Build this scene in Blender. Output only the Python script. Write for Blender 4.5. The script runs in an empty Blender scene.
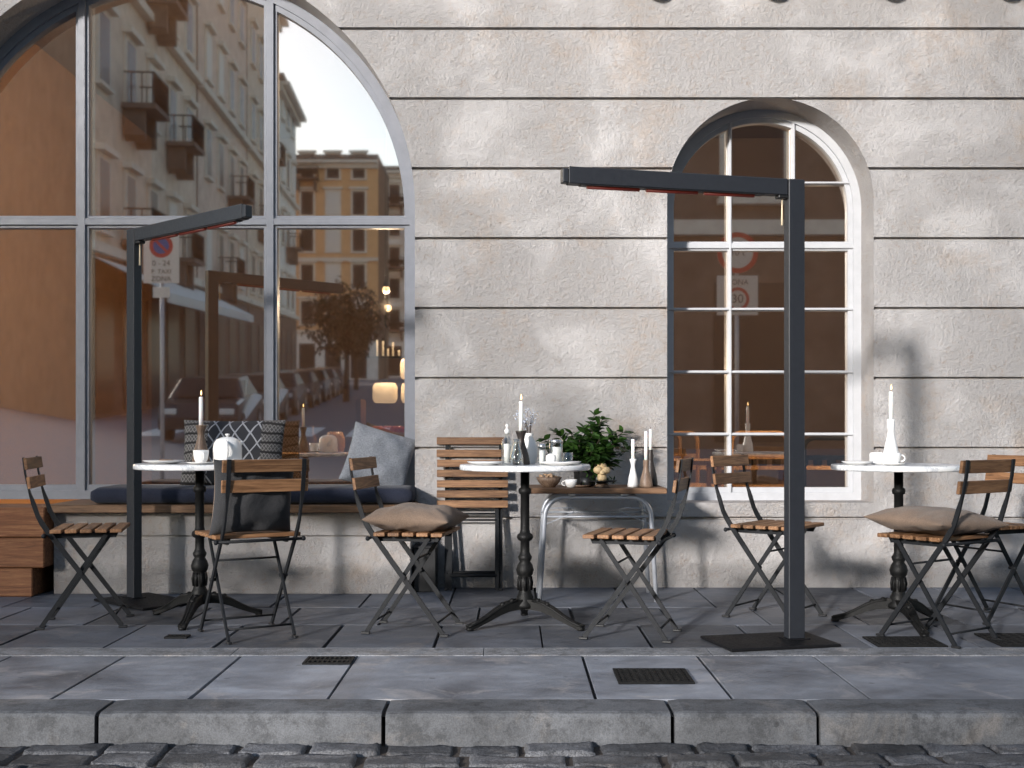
import bpy, bmesh, math, random
from mathutils import Vector, Matrix, noise
random.seed(7)
R = math.radians
PI = math.pi
F = 1138.0          # focal length in pixels
H = 0.913           # camera height
C = bpy.context.scene.collection

# ------------------------------------------------------------------ helpers
def at(px, py, Y):
    """point of the photograph at distance Y"""
    return Vector(((px - 512) * Y / F, Y, H - (py - 431) * Y / F))

def tag(o, label=None, cat=None, group=None, kind=None):
    if label: o['label'] = label
    if cat: o['category'] = cat
    if group: o['group'] = group
    if kind: o['kind'] = kind
    return o

def empty(name, loc=(0, 0, 0), rz=0.0):
    o = bpy.data.objects.new(name, None)
    o.empty_display_size = 0.1
    C.objects.link(o)
    o.location = loc
    o.rotation_euler = (0, 0, rz)
    return o

def copy_tree(o, parent=None):
    c = o.copy()
    C.objects.link(c)
    c.parent = parent
    for ch in KIDS.get(o.name, []):
        copy_tree(ch, c)
    return c

KIDS = {}

class MB:
    def __init__(s):
        s.bm = bmesh.new()
        s.mi = 0
        s.smooth = False
    def _face(s, vs, smooth=None):
        try:
            f = s.bm.faces.new(vs)
        except ValueError:
            return None
        f.material_index = s.mi
        f.smooth = s.smooth if smooth is None else smooth
        return f
    def quad(s, *ps):
        return s._face([s.bm.verts.new(p) for p in ps])
    def box(s, c, size, rot=None, ch=0.0):
        """box at centre c; ch = chamfer of every edge"""
        hx, hy, hz = size[0] / 2, size[1] / 2, size[2] / 2
        M = rot.to_matrix() if hasattr(rot, 'to_matrix') else rot
        c = Vector(c)
        def P(x, y, z):
            v = Vector((x, y, z))
            if M is not None: v = M @ v
            return s.bm.verts.new(c + v)
        if ch <= 0:
            v = [P(x, y, z) for x in (-hx, hx) for y in (-hy, hy) for z in (-hz, hz)]
            for q in ((0, 1, 3, 2), (4, 6, 7, 5), (0, 4, 5, 1), (2, 3, 7, 6), (0, 2, 6, 4), (1, 5, 7, 3)):
                s._face([v[i] for i in q])
            return
        ch = min(ch, hx * .45, hy * .45, hz * .45)
        V = {}
        for sx in (-1, 1):
            for sy in (-1, 1):
                for sz in (-1, 1):
                    V[sx, sy, sz, 0] = P(sx * hx, sy * (hy - ch), sz * (hz - ch))
                    V[sx, sy, sz, 1] = P(sx * (hx - ch), sy * hy, sz * (hz - ch))
                    V[sx, sy, sz, 2] = P(sx * (hx - ch), sy * (hy - ch), sz * hz)
        for a in (-1, 1):
            s._face([V[a, -1, -1, 0], V[a, 1, -1, 0], V[a, 1, 1, 0], V[a, -1, 1, 0]])
            s._face([V[-1, a, -1, 1], V[1, a, -1, 1], V[1, a, 1, 1], V[-1, a, 1, 1]])
            s._face([V[-1, -1, a, 2], V[1, -1, a, 2], V[1, 1, a, 2], V[-1, 1, a, 2]])
            for b in (-1, 1):
                s._face([V[-1, a, b, 1], V[1, a, b, 1], V[1, a, b, 2], V[-1, a, b, 2]])
                s._face([V[a, -1, b, 0], V[a, 1, b, 0], V[a, 1, b, 2], V[a, -1, b, 2]])
                s._face([V[a, b, -1, 0], V[a, b, 1, 0], V[a, b, 1, 1], V[a, b, -1, 1]])
                for d in (-1, 1):
                    s._face([V[a, b, d, 0], V[a, b, d, 1], V[a, b, d, 2]])
    def lathe(s, prof, c=(0, 0, 0), n=32, smooth=True, rot=None, closed=True, flute=None):
        """prof = [(r, z)] bottom to top"""
        c = Vector(c)
        rings = []
        for (r, z) in prof:
            ring = []
            for i in range(n):
                a = 2 * PI * i / n
                rr = r
                if flute: rr = r * (1 + flute * (0.5 + 0.5 * math.cos(a * n / 4)))
                v = Vector((rr * math.cos(a), rr * math.sin(a), z))
                if rot is not None: v = rot @ v
                ring.append(s.bm.verts.new(c + v))
            rings.append(ring)
        for a, b in zip(rings, rings[1:]):
            for i in range(n):
                j = (i + 1) % n
                s._face([a[i], a[j], b[j], b[i]], smooth)
        if closed:
            if prof[0][0] > 1e-5: s._face(rings[0][::-1], False)
            if prof[-1][0] > 1e-5: s._face(rings[-1], False)
    def cyl(s, p0, p1, r0, r1=None, n=12, smooth=True):
        p0, p1 = Vector(p0), Vector(p1)
        r1 = r0 if r1 is None else r1
        d = p1 - p0
        q = d.to_track_quat('Z', 'Y').to_matrix()
        s.lathe([(r0, 0), (r1, d.length)], p0, n, smooth, q)
    def tube(s, pts, r, n=10, rad=None, cap=True):
        """round tube along points"""
        pts = [Vector(p) for p in pts]
        rings = []
        prev = None
        for i, p in enumerate(pts):
            a = pts[max(i - 1, 0)]; b = pts[min(i + 1, len(pts) - 1)]
            d = (b - a).normalized()
            if prev is None:
                u = d.orthogonal().normalized()
            else:
                u = (prev - d * prev.dot(d))
                u = u.normalized() if u.length > 1e-6 else d.orthogonal().normalized()
            prev = u
            w = d.cross(u)
            rr = rad[i] if rad else r
            rings.append([s.bm.verts.new(p + (u * math.cos(2 * PI * k / n) + w * math.sin(2 * PI * k / n)) * rr) for k in range(n)])
        for a, b in zip(rings, rings[1:]):
            for k in range(n):
                j = (k + 1) % n
                s._face([a[k], a[j], b[j], b[k]], True)
        if cap:
            s._face(rings[0][::-1], False); s._face(rings[-1], False)
    def bar(s, pts, widths, side=Vector((0, 1, 0))):
        """flat bar along points; widths = [(in plane, sideways)]"""
        pts = [Vector(p) for p in pts]
        rings = []
        for i, p in enumerate(pts):
            a = pts[max(i - 1, 0)]; b = pts[min(i + 1, len(pts) - 1)]
            d = (b - a).normalized()
            u = side.cross(d).normalized()
            w, t = widths[i] if isinstance(widths, list) else widths
            rings.append([s.bm.verts.new(p + u * w / 2 * a_ + side * t / 2 * b_) for a_, b_ in ((-1, -1), (1, -1), (1, 1), (-1, 1))])
        for a, b in zip(rings, rings[1:]):
            for k in range(4):
                j = (k + 1) % 4
                s._face([a[k], a[j], b[j], b[k]])
        s._face(rings[0][::-1]); s._face(rings[-1])
    def sphere(s, c, r, n=12, sc=(1, 1, 1), smooth=True):
        c = Vector(c)
        m = max(6, n // 2 + 1)
        rings = []
        for j in range(1, m):
            t = PI * j / m
            rings.append([s.bm.verts.new(c + Vector((r * sc[0] * math.sin(t) * math.cos(2 * PI * i / n), r * sc[1] * math.sin(t) * math.sin(2 * PI * i / n), -r * sc[2] * math.cos(t)))) for i in range(n)])
        lo = s.bm.verts.new(c - Vector((0, 0, r * sc[2]))); hi = s.bm.verts.new(c + Vector((0, 0, r * sc[2])))
        for a, b in zip(rings, rings[1:]):
            for i in range(n):
                j = (i + 1) % n
                s._face([a[i], a[j], b[j], b[i]], smooth)
        for i in range(n):
            j = (i + 1) % n
            s._face([lo, rings[0][j], rings[0][i]], smooth)
            s._face([hi, rings[-1][i], rings[-1][j]], smooth)
    def prism(s, poly, y0, y1):
        """poly in (x, z), extruded in y"""
        a = [s.bm.verts.new((x, y0, z)) for x, z in poly]
        b = [s.bm.verts.new((x, y1, z)) for x, z in poly]
        s._face(a, False); s._face(b[::-1], False)
        n = len(poly)
        for i in range(n):
            j = (i + 1) % n
            s._face([a[i], b[i], b[j], a[j]])
    def build(s, name, mat, parent=None, loc=None, rot=None, recalc=True):
        if recalc: bmesh.ops.recalc_face_normals(s.bm, faces=s.bm.faces[:])
        me = bpy.data.meshes.new(name)
        s.bm.to_mesh(me); s.bm.free()
        for m in (mat if isinstance(mat, (list, tuple)) else [mat]):
            me.materials.append(m)
        o = bpy.data.objects.new(name, me)
        C.objects.link(o)
        if parent is not None:
            o.parent = parent
            KIDS.setdefault(parent.name, []).append(o)
        if loc is not None: o.location = loc
        if rot is not None: o.rotation_euler = rot
        return o

def arc(cx, cz, r, a0, a1, n):
    return [(cx + r * math.cos(a0 + (a1 - a0) * i / n), cz + r * math.sin(a0 + (a1 - a0) * i / n)) for i in range(n + 1)]

# ------------------------------------------------------------------ materials
class NT:
    def __init__(s, name):
        s.m = bpy.data.materials.new(name)
        s.m.use_nodes = True
        s.t = s.m.node_tree
        s.t.nodes.clear()
        s.out = s.n('ShaderNodeOutputMaterial')
        s.b = s.n('ShaderNodeBsdfPrincipled')
        s.l(s.b.outputs[0], s.out.inputs[0])
        s.co = s.n('ShaderNodeTexCoord')
    def n(s, typ, **kw):
        nd = s.t.nodes.new(typ)
        for k, v in kw.items(): setattr(nd, k, v)
        return nd
    def l(s, a, b): s.t.links.new(a, b)
    def coord(s, scale=(1, 1, 1), kind='Object', rot=(0, 0, 0)):
        mp = s.n('ShaderNodeMapping')
        mp.inputs['Scale'].default_value = scale
        mp.inputs['Rotation'].default_value = rot
        s.l(s.co.outputs[kind], mp.inputs[0])
        return mp.outputs[0]
    def noise(s, scale, detail=4, rough=0.55, co=None, dist=0.0):
        nd = s.n('ShaderNodeTexNoise')
        nd.inputs['Scale'].default_value = scale
        nd.inputs['Detail'].default_value = detail
        nd.inputs['Roughness'].default_value = rough
        nd.inputs['Distortion'].default_value = dist
        s.l(co if co is not None else s.coord(), nd.inputs['Vector'])
        return nd.outputs['Fac']
    def voro(s, scale, co=None, feature='F1', rnd=1.0):
        nd = s.n('ShaderNodeTexVoronoi', feature=feature)
        nd.inputs['Scale'].default_value = scale
        nd.inputs['Randomness'].default_value = rnd
        s.l(co if co is not None else s.coord(), nd.inputs['Vector'])
        return nd
    def ramp(s, fac, stops, interp='LINEAR'):
        nd = s.n('ShaderNodeValToRGB')
        cr = nd.color_ramp
        cr.interpolation = interp
        while len(cr.elements) < len(stops): cr.elements.new(0.5)
        for e, (p, c) in zip(cr.elements, stops):
            e.position = p
            e.color = (c, c, c, 1) if isinstance(c, (int, float)) else (*c, 1)
        s.l(fac, nd.inputs[0])
        return nd.outputs[0]
    def mix(s, fac, a, b, blend='MIX'):
        nd = s.n('ShaderNodeMix', data_type='RGBA', blend_type=blend)
        for idx, v in ((0, fac), (6, a), (7, b)):
            inp = nd.inputs[idx]
            if hasattr(v, 'is_linked'): s.l(v, inp)
            elif isinstance(v, (int, float)): inp.default_value = float(v) if idx == 0 else (v, v, v, 1)
            else: inp.default_value = (*v, 1)
        return nd.outputs[2]
    def math(s, op, a, b=0.0):
        nd = s.n('ShaderNodeMath', operation=op)
        for inp, v in ((nd.inputs[0], a), (nd.inputs[1], b)):
            if hasattr(v, 'is_linked'): s.l(v, inp)
            else: inp.default_value = v
        return nd.outputs[0]
    def island(s): return s.n('ShaderNodeNewGeometry').outputs['Random Per Island']
    def color(s, c):
        if hasattr(c, 'is_linked'): s.l(c, s.b.inputs['Base Color'])
        else: s.b.inputs['Base Color'].default_value = (*c, 1)
    def rough(s, v):
        if hasattr(v, 'is_linked'): s.l(v, s.b.inputs['Roughness'])
        else: s.b.inputs['Roughness'].default_value = v
    def bump(s, h, strength=0.5, dist=0.01, prev=None):
        nd = s.n('ShaderNodeBump')
        nd.inputs['Strength'].default_value = strength
        nd.inputs['Distance'].default_value = dist
        s.l(h, nd.inputs['Height'])
        if prev is not None: s.l(prev, nd.inputs['Normal'])
        s.l(nd.outputs[0], s.b.inputs['Normal'])
        return nd.outputs[0]
    def set(s, **kw):
        for k, v in kw.items(): s.b.inputs[k.replace('_', ' ')].default_value = v
        return s

def plain(name, col, rough=0.5, metal=0.0, var=0.12, nscale=25, bump=0.0, spec=0.5, bd=0.003):
    t = NT(name)
    f = t.noise(nscale, 4, 0.6)
    lo = tuple(c * (1 - var) for c in col); hi = tuple(min(1, c * (1 + var)) for c in col)
    t.color(t.ramp(f, [(0.3, lo), (0.7, hi)]))
    t.rough(t.ramp(t.noise(nscale * 1.7, 3), [(0.3, max(0.02, rough - 0.08)), (0.7, min(1, rough + 0.08))]))
    t.set(Metallic=metal, Specular_IOR_Level=spec)
    if bump: t.bump(t.noise(nscale * 4, 4), bump, bd)
    return t.m

M = {}
# stucco
def stucco(name):
    t = NT(name)
    big = t.noise(0.9, 5, 0.6)
    patch = t.ramp(t.noise(1.5, 7, 0.66, dist=0.25), [(0.46, 0.0), (0.60, 1.0)])      # 1 = trowelled smooth
    col = t.ramp(big, [(0.3, (0.548, 0.516, 0.500)), (0.7, (0.596, 0.568, 0.554))])
    col = t.mix(t.math('MULTIPLY', patch, 0.3), col, (0.595, 0.58, 0.575))
    warm = t.ramp(t.noise(2.3, 9, 0.78), [(0.52, 0.0), (0.68, 0.55)])
    col = t.mix(warm, col, (0.59, 0.46, 0.36))
    rust = t.ramp(t.noise(26, 7, 0.8), [(0.55, 0.0), (0.66, 0.45)])
    col = t.mix(t.math('MULTIPLY', rust, t.math('SUBTRACT', 1.0, t.math('MULTIPLY', patch, 0.8))), col, (0.45, 0.29, 0.18))
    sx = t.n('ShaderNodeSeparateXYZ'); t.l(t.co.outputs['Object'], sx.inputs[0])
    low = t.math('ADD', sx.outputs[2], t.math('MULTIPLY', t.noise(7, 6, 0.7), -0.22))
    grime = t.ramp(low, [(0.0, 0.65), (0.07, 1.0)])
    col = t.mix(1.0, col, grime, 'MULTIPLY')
    t.color(col)
    t.rough(0.95); t.set(Specular_IOR_Level=0.1)
    ledge = t.ramp(t.noise(27, 9, 0.78, t.coord((1, 1, 1.2), rot=(0, 0.5, 0))), [(0.30, 0.0), (0.52, 0.62), (0.70, 1.0)])
    grit = t.ramp(t.noise(46, 7, 0.82), [(0.30, 0.0), (0.65, 1.0)])
    fine = t.ramp(t.voro(75).outputs['Distance'], [(0.0, 1.0), (0.6, 0.0)])
    h = t.math('ADD', t.math('MULTIPLY', ledge, 0.6), t.math('MULTIPLY', grit, 0.9))
    h = t.math('ADD', h, t.math('MULTIPLY', fine, 0.25))
    h = t.math('MULTIPLY', h, t.math('SUBTRACT', 1.0, t.math('MULTIPLY', patch, 0.5)))
    h = t.math('ADD', h, t.math('MULTIPLY', patch, 0.1))
    t.bump(h, 1.0, 0.0135)
    return t.m
M['stucco'] = stucco('stucco')

def paving(name, base, dark, bumpd=0.003, speck=0.0, isl=0.25, rough=(0.42, 0.7), stain=True):
    t = NT(name)
    n1 = t.noise(2.2, 6, 0.62, dist=0.4)
    col = t.ramp(n1, [(0.30, dark), (0.62, base)])
    n2 = t.noise(9, 6, 0.7, t.coord((0.6, 1.6, 1)))
    col = t.mix(0.55, col, t.mix(1.0, col, t.ramp(n2, [(0.32, 0.62), (0.6, 1.25)]), 'MULTIPLY'))
    iv = t.ramp(t.island(), [(0.0, 1 - isl), (1.0, 1 + isl)])
    col = t.mix(1.0, col, iv, 'MULTIPLY')
    if stain:
        ws = t.ramp(t.noise(3.4, 7, 0.7, dist=0.8), [(0.55, 0.0), (0.66, 0.55)])
        col = t.mix(ws, col, tuple(min(1, c * 1.25) for c in (base[0] * 1.25, base[1] * 1.1, base[2] * 0.95)))
    gum = t.voro(7.5)
    col = t.mix(1.0, col, t.ramp(gum.outputs['Distance'], [(0.07, 0.62), (0.10, 1.0)]), 'MULTIPLY')
    crumb = t.ramp(t.noise(160, 3, 0.8), [(0.70, 0.0), (0.76, 0.6)])
    col = t.mix(crumb, col, (0.30, 0.29, 0.28))
    if speck:
        sp = t.ramp(t.voro(260).outputs['Color'], [(0.25, 1 - speck), (0.7, 1 + speck)])
        col = t.mix(1.0, col, sp, 'MULTIPLY')
        bl = t.ramp(t.noise(11, 9, 0.8), [(0.42, 0.62), (0.50, 1.0), (0.62, 1.12)])
        col = t.mix(1.0, col, bl, 'MULTIPLY')
    t.color(col)
    t.rough(t.ramp(n2, [(0.3, rough[0]), (0.7, rough[1])]))
    t.set(Specular_IOR_Level=0.4)
    t.bump(t.math('ADD', t.noise(70, 6, 0.7), t.math('MULTIPLY', n2, 1.2)), 0.5, bumpd)
    return t.m
M['slab'] = paving('shaded_slate_paving', (0.105, 0.113, 0.132), (0.045, 0.049, 0.058), isl=0.5)  # back rows toned darker: shade put into the slab colour
M['slab_big'] = paving('large_slate_paving', (0.228, 0.240, 0.268), (0.078, 0.082, 0.095), isl=0.34)  # front slabs toned lighter, as lying outside the shade
M['strip'] = paving('granite_strip', (0.21, 0.213, 0.222), (0.14, 0.142, 0.15), speck=0.35, isl=0.08)
M['kerb'] = paving('granite_kerb', (0.112, 0.116, 0.125), (0.062, 0.064, 0.069), 0.004, speck=0.14, isl=0.10, rough=(0.6, 0.85))  # kerb tone lowered: shade put into the granite colour
M['grout'] = plain('dark_grout', (0.018, 0.017, 0.017), 0.9, bump=0.4)
M['cobble'] = paving('basalt_cobble', (0.094, 0.094, 0.099), (0.036, 0.036, 0.038), 0.009, speck=0.4, isl=0.5, rough=(0.35, 0.65))
M['soil'] = plain('joint_soil', (0.055, 0.042, 0.033), 0.95, bump=0.8, nscale=60, bd=0.006)
M['asphalt'] = plain('asphalt', (0.22, 0.22, 0.235), 0.95, bump=0.3, nscale=40, spec=0.0)
M['paint'] = plain('road_paint', (0.75, 0.75, 0.73), 0.6, var=0.08)

def wood(name, c1, c2, axis='y', rough=0.55, dark=0.5, knots=True):
    t = NT(name)
    sc = {'y': (14, 0.9, 14), 'x': (0.9, 14, 14), 'z': (14, 14, 0.9)}[axis]
    isl = t.island()
    off = t.n('ShaderNodeVectorMath', operation='ADD')
    t.l(t.coord(sc), off.inputs[0])
    cmb = t.n('ShaderNodeCombineXYZ')
    seed_ = t.math('ADD', isl, t.n('ShaderNodeObjectInfo').outputs['Random'])
    for i, k in enumerate((17.0, 11.0, 23.0)):
        t.l(t.math('MULTIPLY', seed_, k), cmb.inputs[i])
    t.l(cmb.outputs[0], off.inputs[1])
    v = off.outputs[0]
    g = t.noise(3.2, 8, 0.68, v, 1.2)
    col = t.ramp(g, [(0.28, tuple(c * dark for c in c1)), (0.45, c1), (0.68, c2)])
    col = t.mix(1.0, col, t.ramp(isl, [(0, 0.72), (1, 1.18)]), 'MULTIPLY')
    orn = t.n('ShaderNodeObjectInfo').outputs['Random']
    col = t.mix(1.0, col, t.ramp(orn, [(0, 0.70), (1, 1.25)]), 'MULTIPLY')
    fine = t.noise(18, 5, 0.7, v)
    col = t.mix(0.6, col, t.mix(1.0, col, t.ramp(fine, [(0.35, 0.6), (0.6, 1.1)]), 'MULTIPLY'))
    if knots:
        kn = t.ramp(t.voro(1.1, v).outputs['Distance'], [(0.05, 0.25), (0.13, 1.0)])
        col = t.mix(1.0, col, kn, 'MULTIPLY')
    t.color(col); t.rough(rough); t.set(Specular_IOR_Level=0.35)
    t.bump(t.math('ADD', g, t.math('MULTIPLY', fine, 0.4)), 0.5, 0.003)
    return t.m
M['slat'] = wood('oiled_acacia_slat', (0.19, 0.092, 0.042), (0.37, 0.20, 0.098), 'y')
M['slat_x'] = wood('oiled_acacia_slat_long', (0.19, 0.092, 0.042), (0.37, 0.20, 0.098), 'x')
M['board'] = wood('bench_board_wood', (0.16, 0.085, 0.042), (0.28, 0.16, 0.088), 'x')
M['beam'] = wood('old_timber', (0.20, 0.078, 0.033), (0.33, 0.155, 0.068), 'x', 0.7)
M['tabletop_wood'] = wood('side_table_wood', (0.16, 0.085, 0.045), (0.28, 0.16, 0.09), 'x')
M['turned'] = wood('turned_walnut', (0.20, 0.13, 0.09), (0.34, 0.24, 0.17), 'z', 0.45, knots=False)
M['turned_dark'] = wood('turned_dark_wood', (0.035, 0.027, 0.024), (0.07, 0.055, 0.048), 'z', 0.4, knots=False)
M['interior_wood'] = wood('cafe_interior_wood', (0.46, 0.25, 0.11), (0.66, 0.40, 0.20), 'z', 0.4, knots=False)

M['steel'] = plain('charcoal_painted_steel', (0.014, 0.015, 0.017), 0.55, 0.0, 0.18, 40, 0.1, spec=0.15)
M['iron'] = plain('black_cast_iron', (0.007, 0.007, 0.007), 0.5, 0.0, 0.3, 50, 0.5, spec=0.18)
M['lamp'] = plain('anthracite_powder_coat', (0.019, 0.021, 0.026), 0.45, 0.0, 0.08, 60, 0.12, bd=0.001, spec=0.35)
M['frame_shaded'] = plain('shade_toned_window_paint', (0.205, 0.215, 0.245), 0.42, 0, 0.08, 14, 0.12)  # shade on the large frame is put into its paint colour
M['black'] = plain('matt_black_plastic', (0.010, 0.010, 0.011), 0.5)
M['galv'] = plain('galvanised_tube', (0.42, 0.44, 0.48), 0.38, 0.35, 0.1, 30)
M['frame'] = plain('window_frame_paint', (0.43, 0.435, 0.45), 0.45, 0, 0.06, 14, 0.12)
M['ceramic'] = plain('white_glazed_ceramic', (0.78, 0.77, 0.75), 0.15, 0, 0.03, 12)
M['matte_white'] = plain('matt_white_ceramic', (0.80, 0.79, 0.77), 0.5, 0, 0.03, 12)
M['grate'] = plain('cast_iron_grate', (0.012, 0.012, 0.012), 0.6, 0.0, 0.3, 60, 0.4, spec=0.1)
M['pit_dark'] = plain('painted_dark', (0.004, 0.004, 0.004), 0.95)
M['room'] = plain('warm_plaster', (0.25, 0.185, 0.15), 0.85, 0, 0.06, 1.5)
M['ochre_plaster'] = plain('ochre_plaster', (0.50, 0.27, 0.12), 0.85, 0, 0.08, 1.5)
M['room_dark'] = plain('brown_plaster', (0.22, 0.14, 0.10), 0.85, 0, 0.1, 2)
M['leaf'] = None

t = NT('wax'); t.color((0.86, 0.85, 0.81)); t.rough(0.35); t.set(Subsurface_Weight=0.25, Subsurface_Scale=0.02); M['wax'] = t.m
t = NT('candle_flame'); t.color((1, .6, .2)); t.set(Emission_Color=(1, 0.62, 0.25, 1), Emission_Strength=2.5); M['flame'] = t.m

t = NT('white_marble')
v = t.noise(5, 8, 0.65, dist=2.2)
t.color(t.ramp(v, [(0.40, (0.78, 0.78, 0.78)), (0.49, (0.52, 0.54, 0.57)), (0.54, (0.80, 0.80, 0.79))]))
t.rough(0.22); M['marble'] = t.m

t = NT('clear_glass')
gl = t.n('ShaderNodeBsdfGlossy'); gl.inputs['Roughness'].default_value = 0.02
tr = t.n('ShaderNodeBsdfTransparent'); tr.inputs[0].default_value = (0.90, 0.92, 0.92, 1)
lw = t.n('ShaderNodeLayerWeight'); lw.inputs[0].default_value = 0.35
mx = t.n('ShaderNodeMixShader')
t.l(lw.outputs['Facing'], mx.inputs[0]); t.l(tr.outputs[0], mx.inputs[1]); t.l(gl.outputs[0], mx.inputs[2]); t.l(mx.outputs[0], t.out.inputs[0])
M['glass'] = t.m
def window_glass(name, fac):
    t = NT(name)
    gl = t.n('ShaderNodeBsdfGlossy'); gl.inputs['Roughness'].default_value = 0.021
    gl.inputs['Color'].default_value = (0.98, 0.93, 0.87, 1)
    tr = t.n('ShaderNodeBsdfTransparent'); tr.inputs[0].default_value = (0.92, 0.90, 0.87, 1)
    mx = t.n('ShaderNodeMixShader')
    mx.inputs[0].default_value = fac
    t.l(tr.outputs[0], mx.inputs[1]); t.l(gl.outputs[0], mx.inputs[2]); t.l(mx.outputs[0], t.out.inputs[0])
    return t.m
M['pane'] = window_glass('coated_shop_glass', 0.52)
M['pane_small'] = window_glass('coated_window_glass', 0.34)
M['milk'] = plain('white_sugar', (0.8, 0.78, 0.74), 0.8)
M['chrome'] = plain('brushed_metal', (0.5, 0.5, 0.5), 0.25, 0.9, 0.05)

t = NT('red_heating_element'); t.color((0.07, 0.012, 0.009)); t.rough(0.45); t.set(Emission_Color=(0.8, 0.07, 0.02, 1), Emission_Strength=0.03); M['heater'] = t.m

def fabric(name, c1, c2, scale=260, wr=0.5):
    t = NT(name)
    w = t.noise(scale, 3, 0.7)
    col = t.ramp(w, [(0.35, c1), (0.65, c2)])
    col = t.mix(0.5, col, t.mix(1.0, col, t.ramp(t.noise(7, 4), [(0.3, 0.75), (0.7, 1.15)]), 'MULTIPLY'))
    t.color(col); t.rough(0.9); t.set(Specular_IOR_Level=0.15, Sheen_Weight=0.1)
    t.bump(t.math('ADD', t.math('MULTIPLY', w, 0.25), t.noise(9, 4, 0.5, dist=1.0)), wr, 0.02)
    return t.m
M['taupe'] = fabric('taupe_linen', (0.145, 0.103, 0.076), (0.225, 0.160, 0.118))
M['char'] = fabric('charcoal_linen', (0.030, 0.030, 0.032), (0.05, 0.05, 0.053))
M['navy'] = fabric('navy_canvas', (0.018, 0.021, 0.035), (0.028, 0.032, 0.050), wr=0.35)
M['greyknit'] = fabric('grey_linen', (0.17, 0.18, 0.20), (0.27, 0.28, 0.30), 130)

# kilim cushion: ribbed dark ends and a white diamond lattice in the middle
t = NT('kilim_weave')
sx = t.n('ShaderNodeSeparateXYZ')
wob = t.n('ShaderNodeVectorMath', operation='ADD')
nz = t.n('ShaderNodeTexNoise'); nz.inputs['Scale'].default_value = 6
t.l(t.co.outputs['Object'], nz.inputs['Vector'])
sc_ = t.n('ShaderNodeVectorMath', operation='SCALE'); sc_.inputs['Scale'].default_value = 0.035
t.l(nz.outputs['Color'], sc_.inputs[0]); t.l(t.co.outputs['Object'], wob.inputs[0]); t.l(sc_.outputs[0], wob.inputs[1])
t.l(wob.outputs[0], sx.inputs[0])
def lattice(k, th):
    a = t.math('MULTIPLY', t.math('ADD', t.math('MULTIPLY', sx.outputs[0], 1.45), sx.outputs[1]), k)
    b = t.math('MULTIPLY', t.math('SUBTRACT', t.math('MULTIPLY', sx.outputs[0], 1.45), sx.outputs[1]), k)
    pa = t.math('ABSOLUTE', t.math('SUBTRACT', t.math('FRACT', a), 0.5))
    pb = t.math('ABSOLUTE', t.math('SUBTRACT', t.math('FRACT', b), 0.5))
    return t.math('MAXIMUM', t.math('LESS_THAN', pa, th), t.math('LESS_THAN', pb, th))
lines = lattice(8.2, 0.06)
fine = lattice(34, 0.12)
ribs = t.math('LESS_THAN', t.math('FRACT', t.math('MULTIPLY', sx.outputs[1], 17.0)), 0.22)
mid = t.math('LESS_THAN', t.math('ABSOLUTE', t.math('SUBTRACT', sx.outputs[0], 0.035)), 0.155)
wv = t.noise(220, 2, 0.7)
cm = t.mix(lines, (0.035, 0.035, 0.04), (0.34, 0.34, 0.36))
ce = t.mix(t.math('MULTIPLY', fine, wv), (0.07, 0.066, 0.064), (0.33, 0.31, 0.30))
ce = t.mix(ribs, ce, (0.018, 0.016, 0.016))
t.color(t.mix(mid, ce, cm)); t.rough(0.95)
t.bump(t.math('ADD', t.math('MULTIPLY', wv, 0.5), t.math('SUBTRACT', 1.0, ribs)), 0.6, 0.006)
M['kilim'] = t.m

def leafmat(name, c1, c2):
    t = NT(name)
    t.color(t.ramp(t.island(), [(0.0, c1), (1.0, c2)]))
    t.rough(0.4); t.set(Specular_IOR_Level=0.4, Transmission_Weight=0.0)
    tl = t.n('ShaderNodeBsdfTranslucent'); tl.inputs[0].default_value = (*[c * 0.9 for c in c2], 1)
    mx = t.n('ShaderNodeMixShader'); mx.inputs[0].default_value = 0.2
    t.l(t.b.outputs[0], mx.inputs[1]); t.l(tl.outputs[0], mx.inputs[2]); t.l(mx.outputs[0], t.out.inputs[0])
    return t.m
M['leaf'] = leafmat('glossy_dark_leaf', (0.012, 0.034, 0.008), (0.055, 0.125, 0.022))
M['leaf_brown'] = leafmat('street_tree_leaf', (0.03, 0.028, 0.018), (0.08, 0.07, 0.04))
M['stem'] = plain('brown_stem', (0.06, 0.04, 0.03), 0.8)

# ------------------------------------------------------------------ setting: wall of the cafe
WY = 6.635                       # front plane of the facade
BIG = (-2.033, 2.214, 1.467, 0.46)     # centre x, spring z, radius, sill z
SML = (1.507, 2.253, 0.6025, 0.495)
GR = [0.405 + 0.4078 * i for i in range(12)]

def half(arch, z):
    cx, cz, r, sill = arch
    if z < sill - 1e-6 or z > cz + r + 1e-6: return None
    return r if z <= cz else math.sqrt(max(0.0, r * r - (z - cz) ** 2))

def _sheet(mb, y, z0, z1, xl, xr):
    zs = {z0, z1}
    for a in (BIG, SML):
        cand = [a[3], a[1]] + [a[1] + a[2] * math.sin(PI / 2 * i / 56) for i in range(57)]
        zs |= {c for c in cand if z0 < c < z1}
    zs = sorted(zs)
    for a, b in zip(zs, zs[1:]):
        if b - a < 1e-6: continue
        xs_a, xs_b = [xl], [xl]
        for arch in (BIG, SML):
            if half(arch, (a + b) / 2) is None: continue
            ha = half(arch, min(max(a, arch[3]), arch[1] + arch[2])); hb = half(arch, min(max(b, arch[3]), arch[1] + arch[2]))
            xs_a += [arch[0] - ha, arch[0] + ha]; xs_b += [arch[0] - hb, arch[0] + hb]
        xs_a.append(xr); xs_b.append(xr)
        for i in range(0, len(xs_a), 2):
            mb.quad((xs_a[i], y, a), (xs_a[i + 1], y, a), (xs_b[i + 1], y, b), (xs_b[i], y, b))

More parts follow.
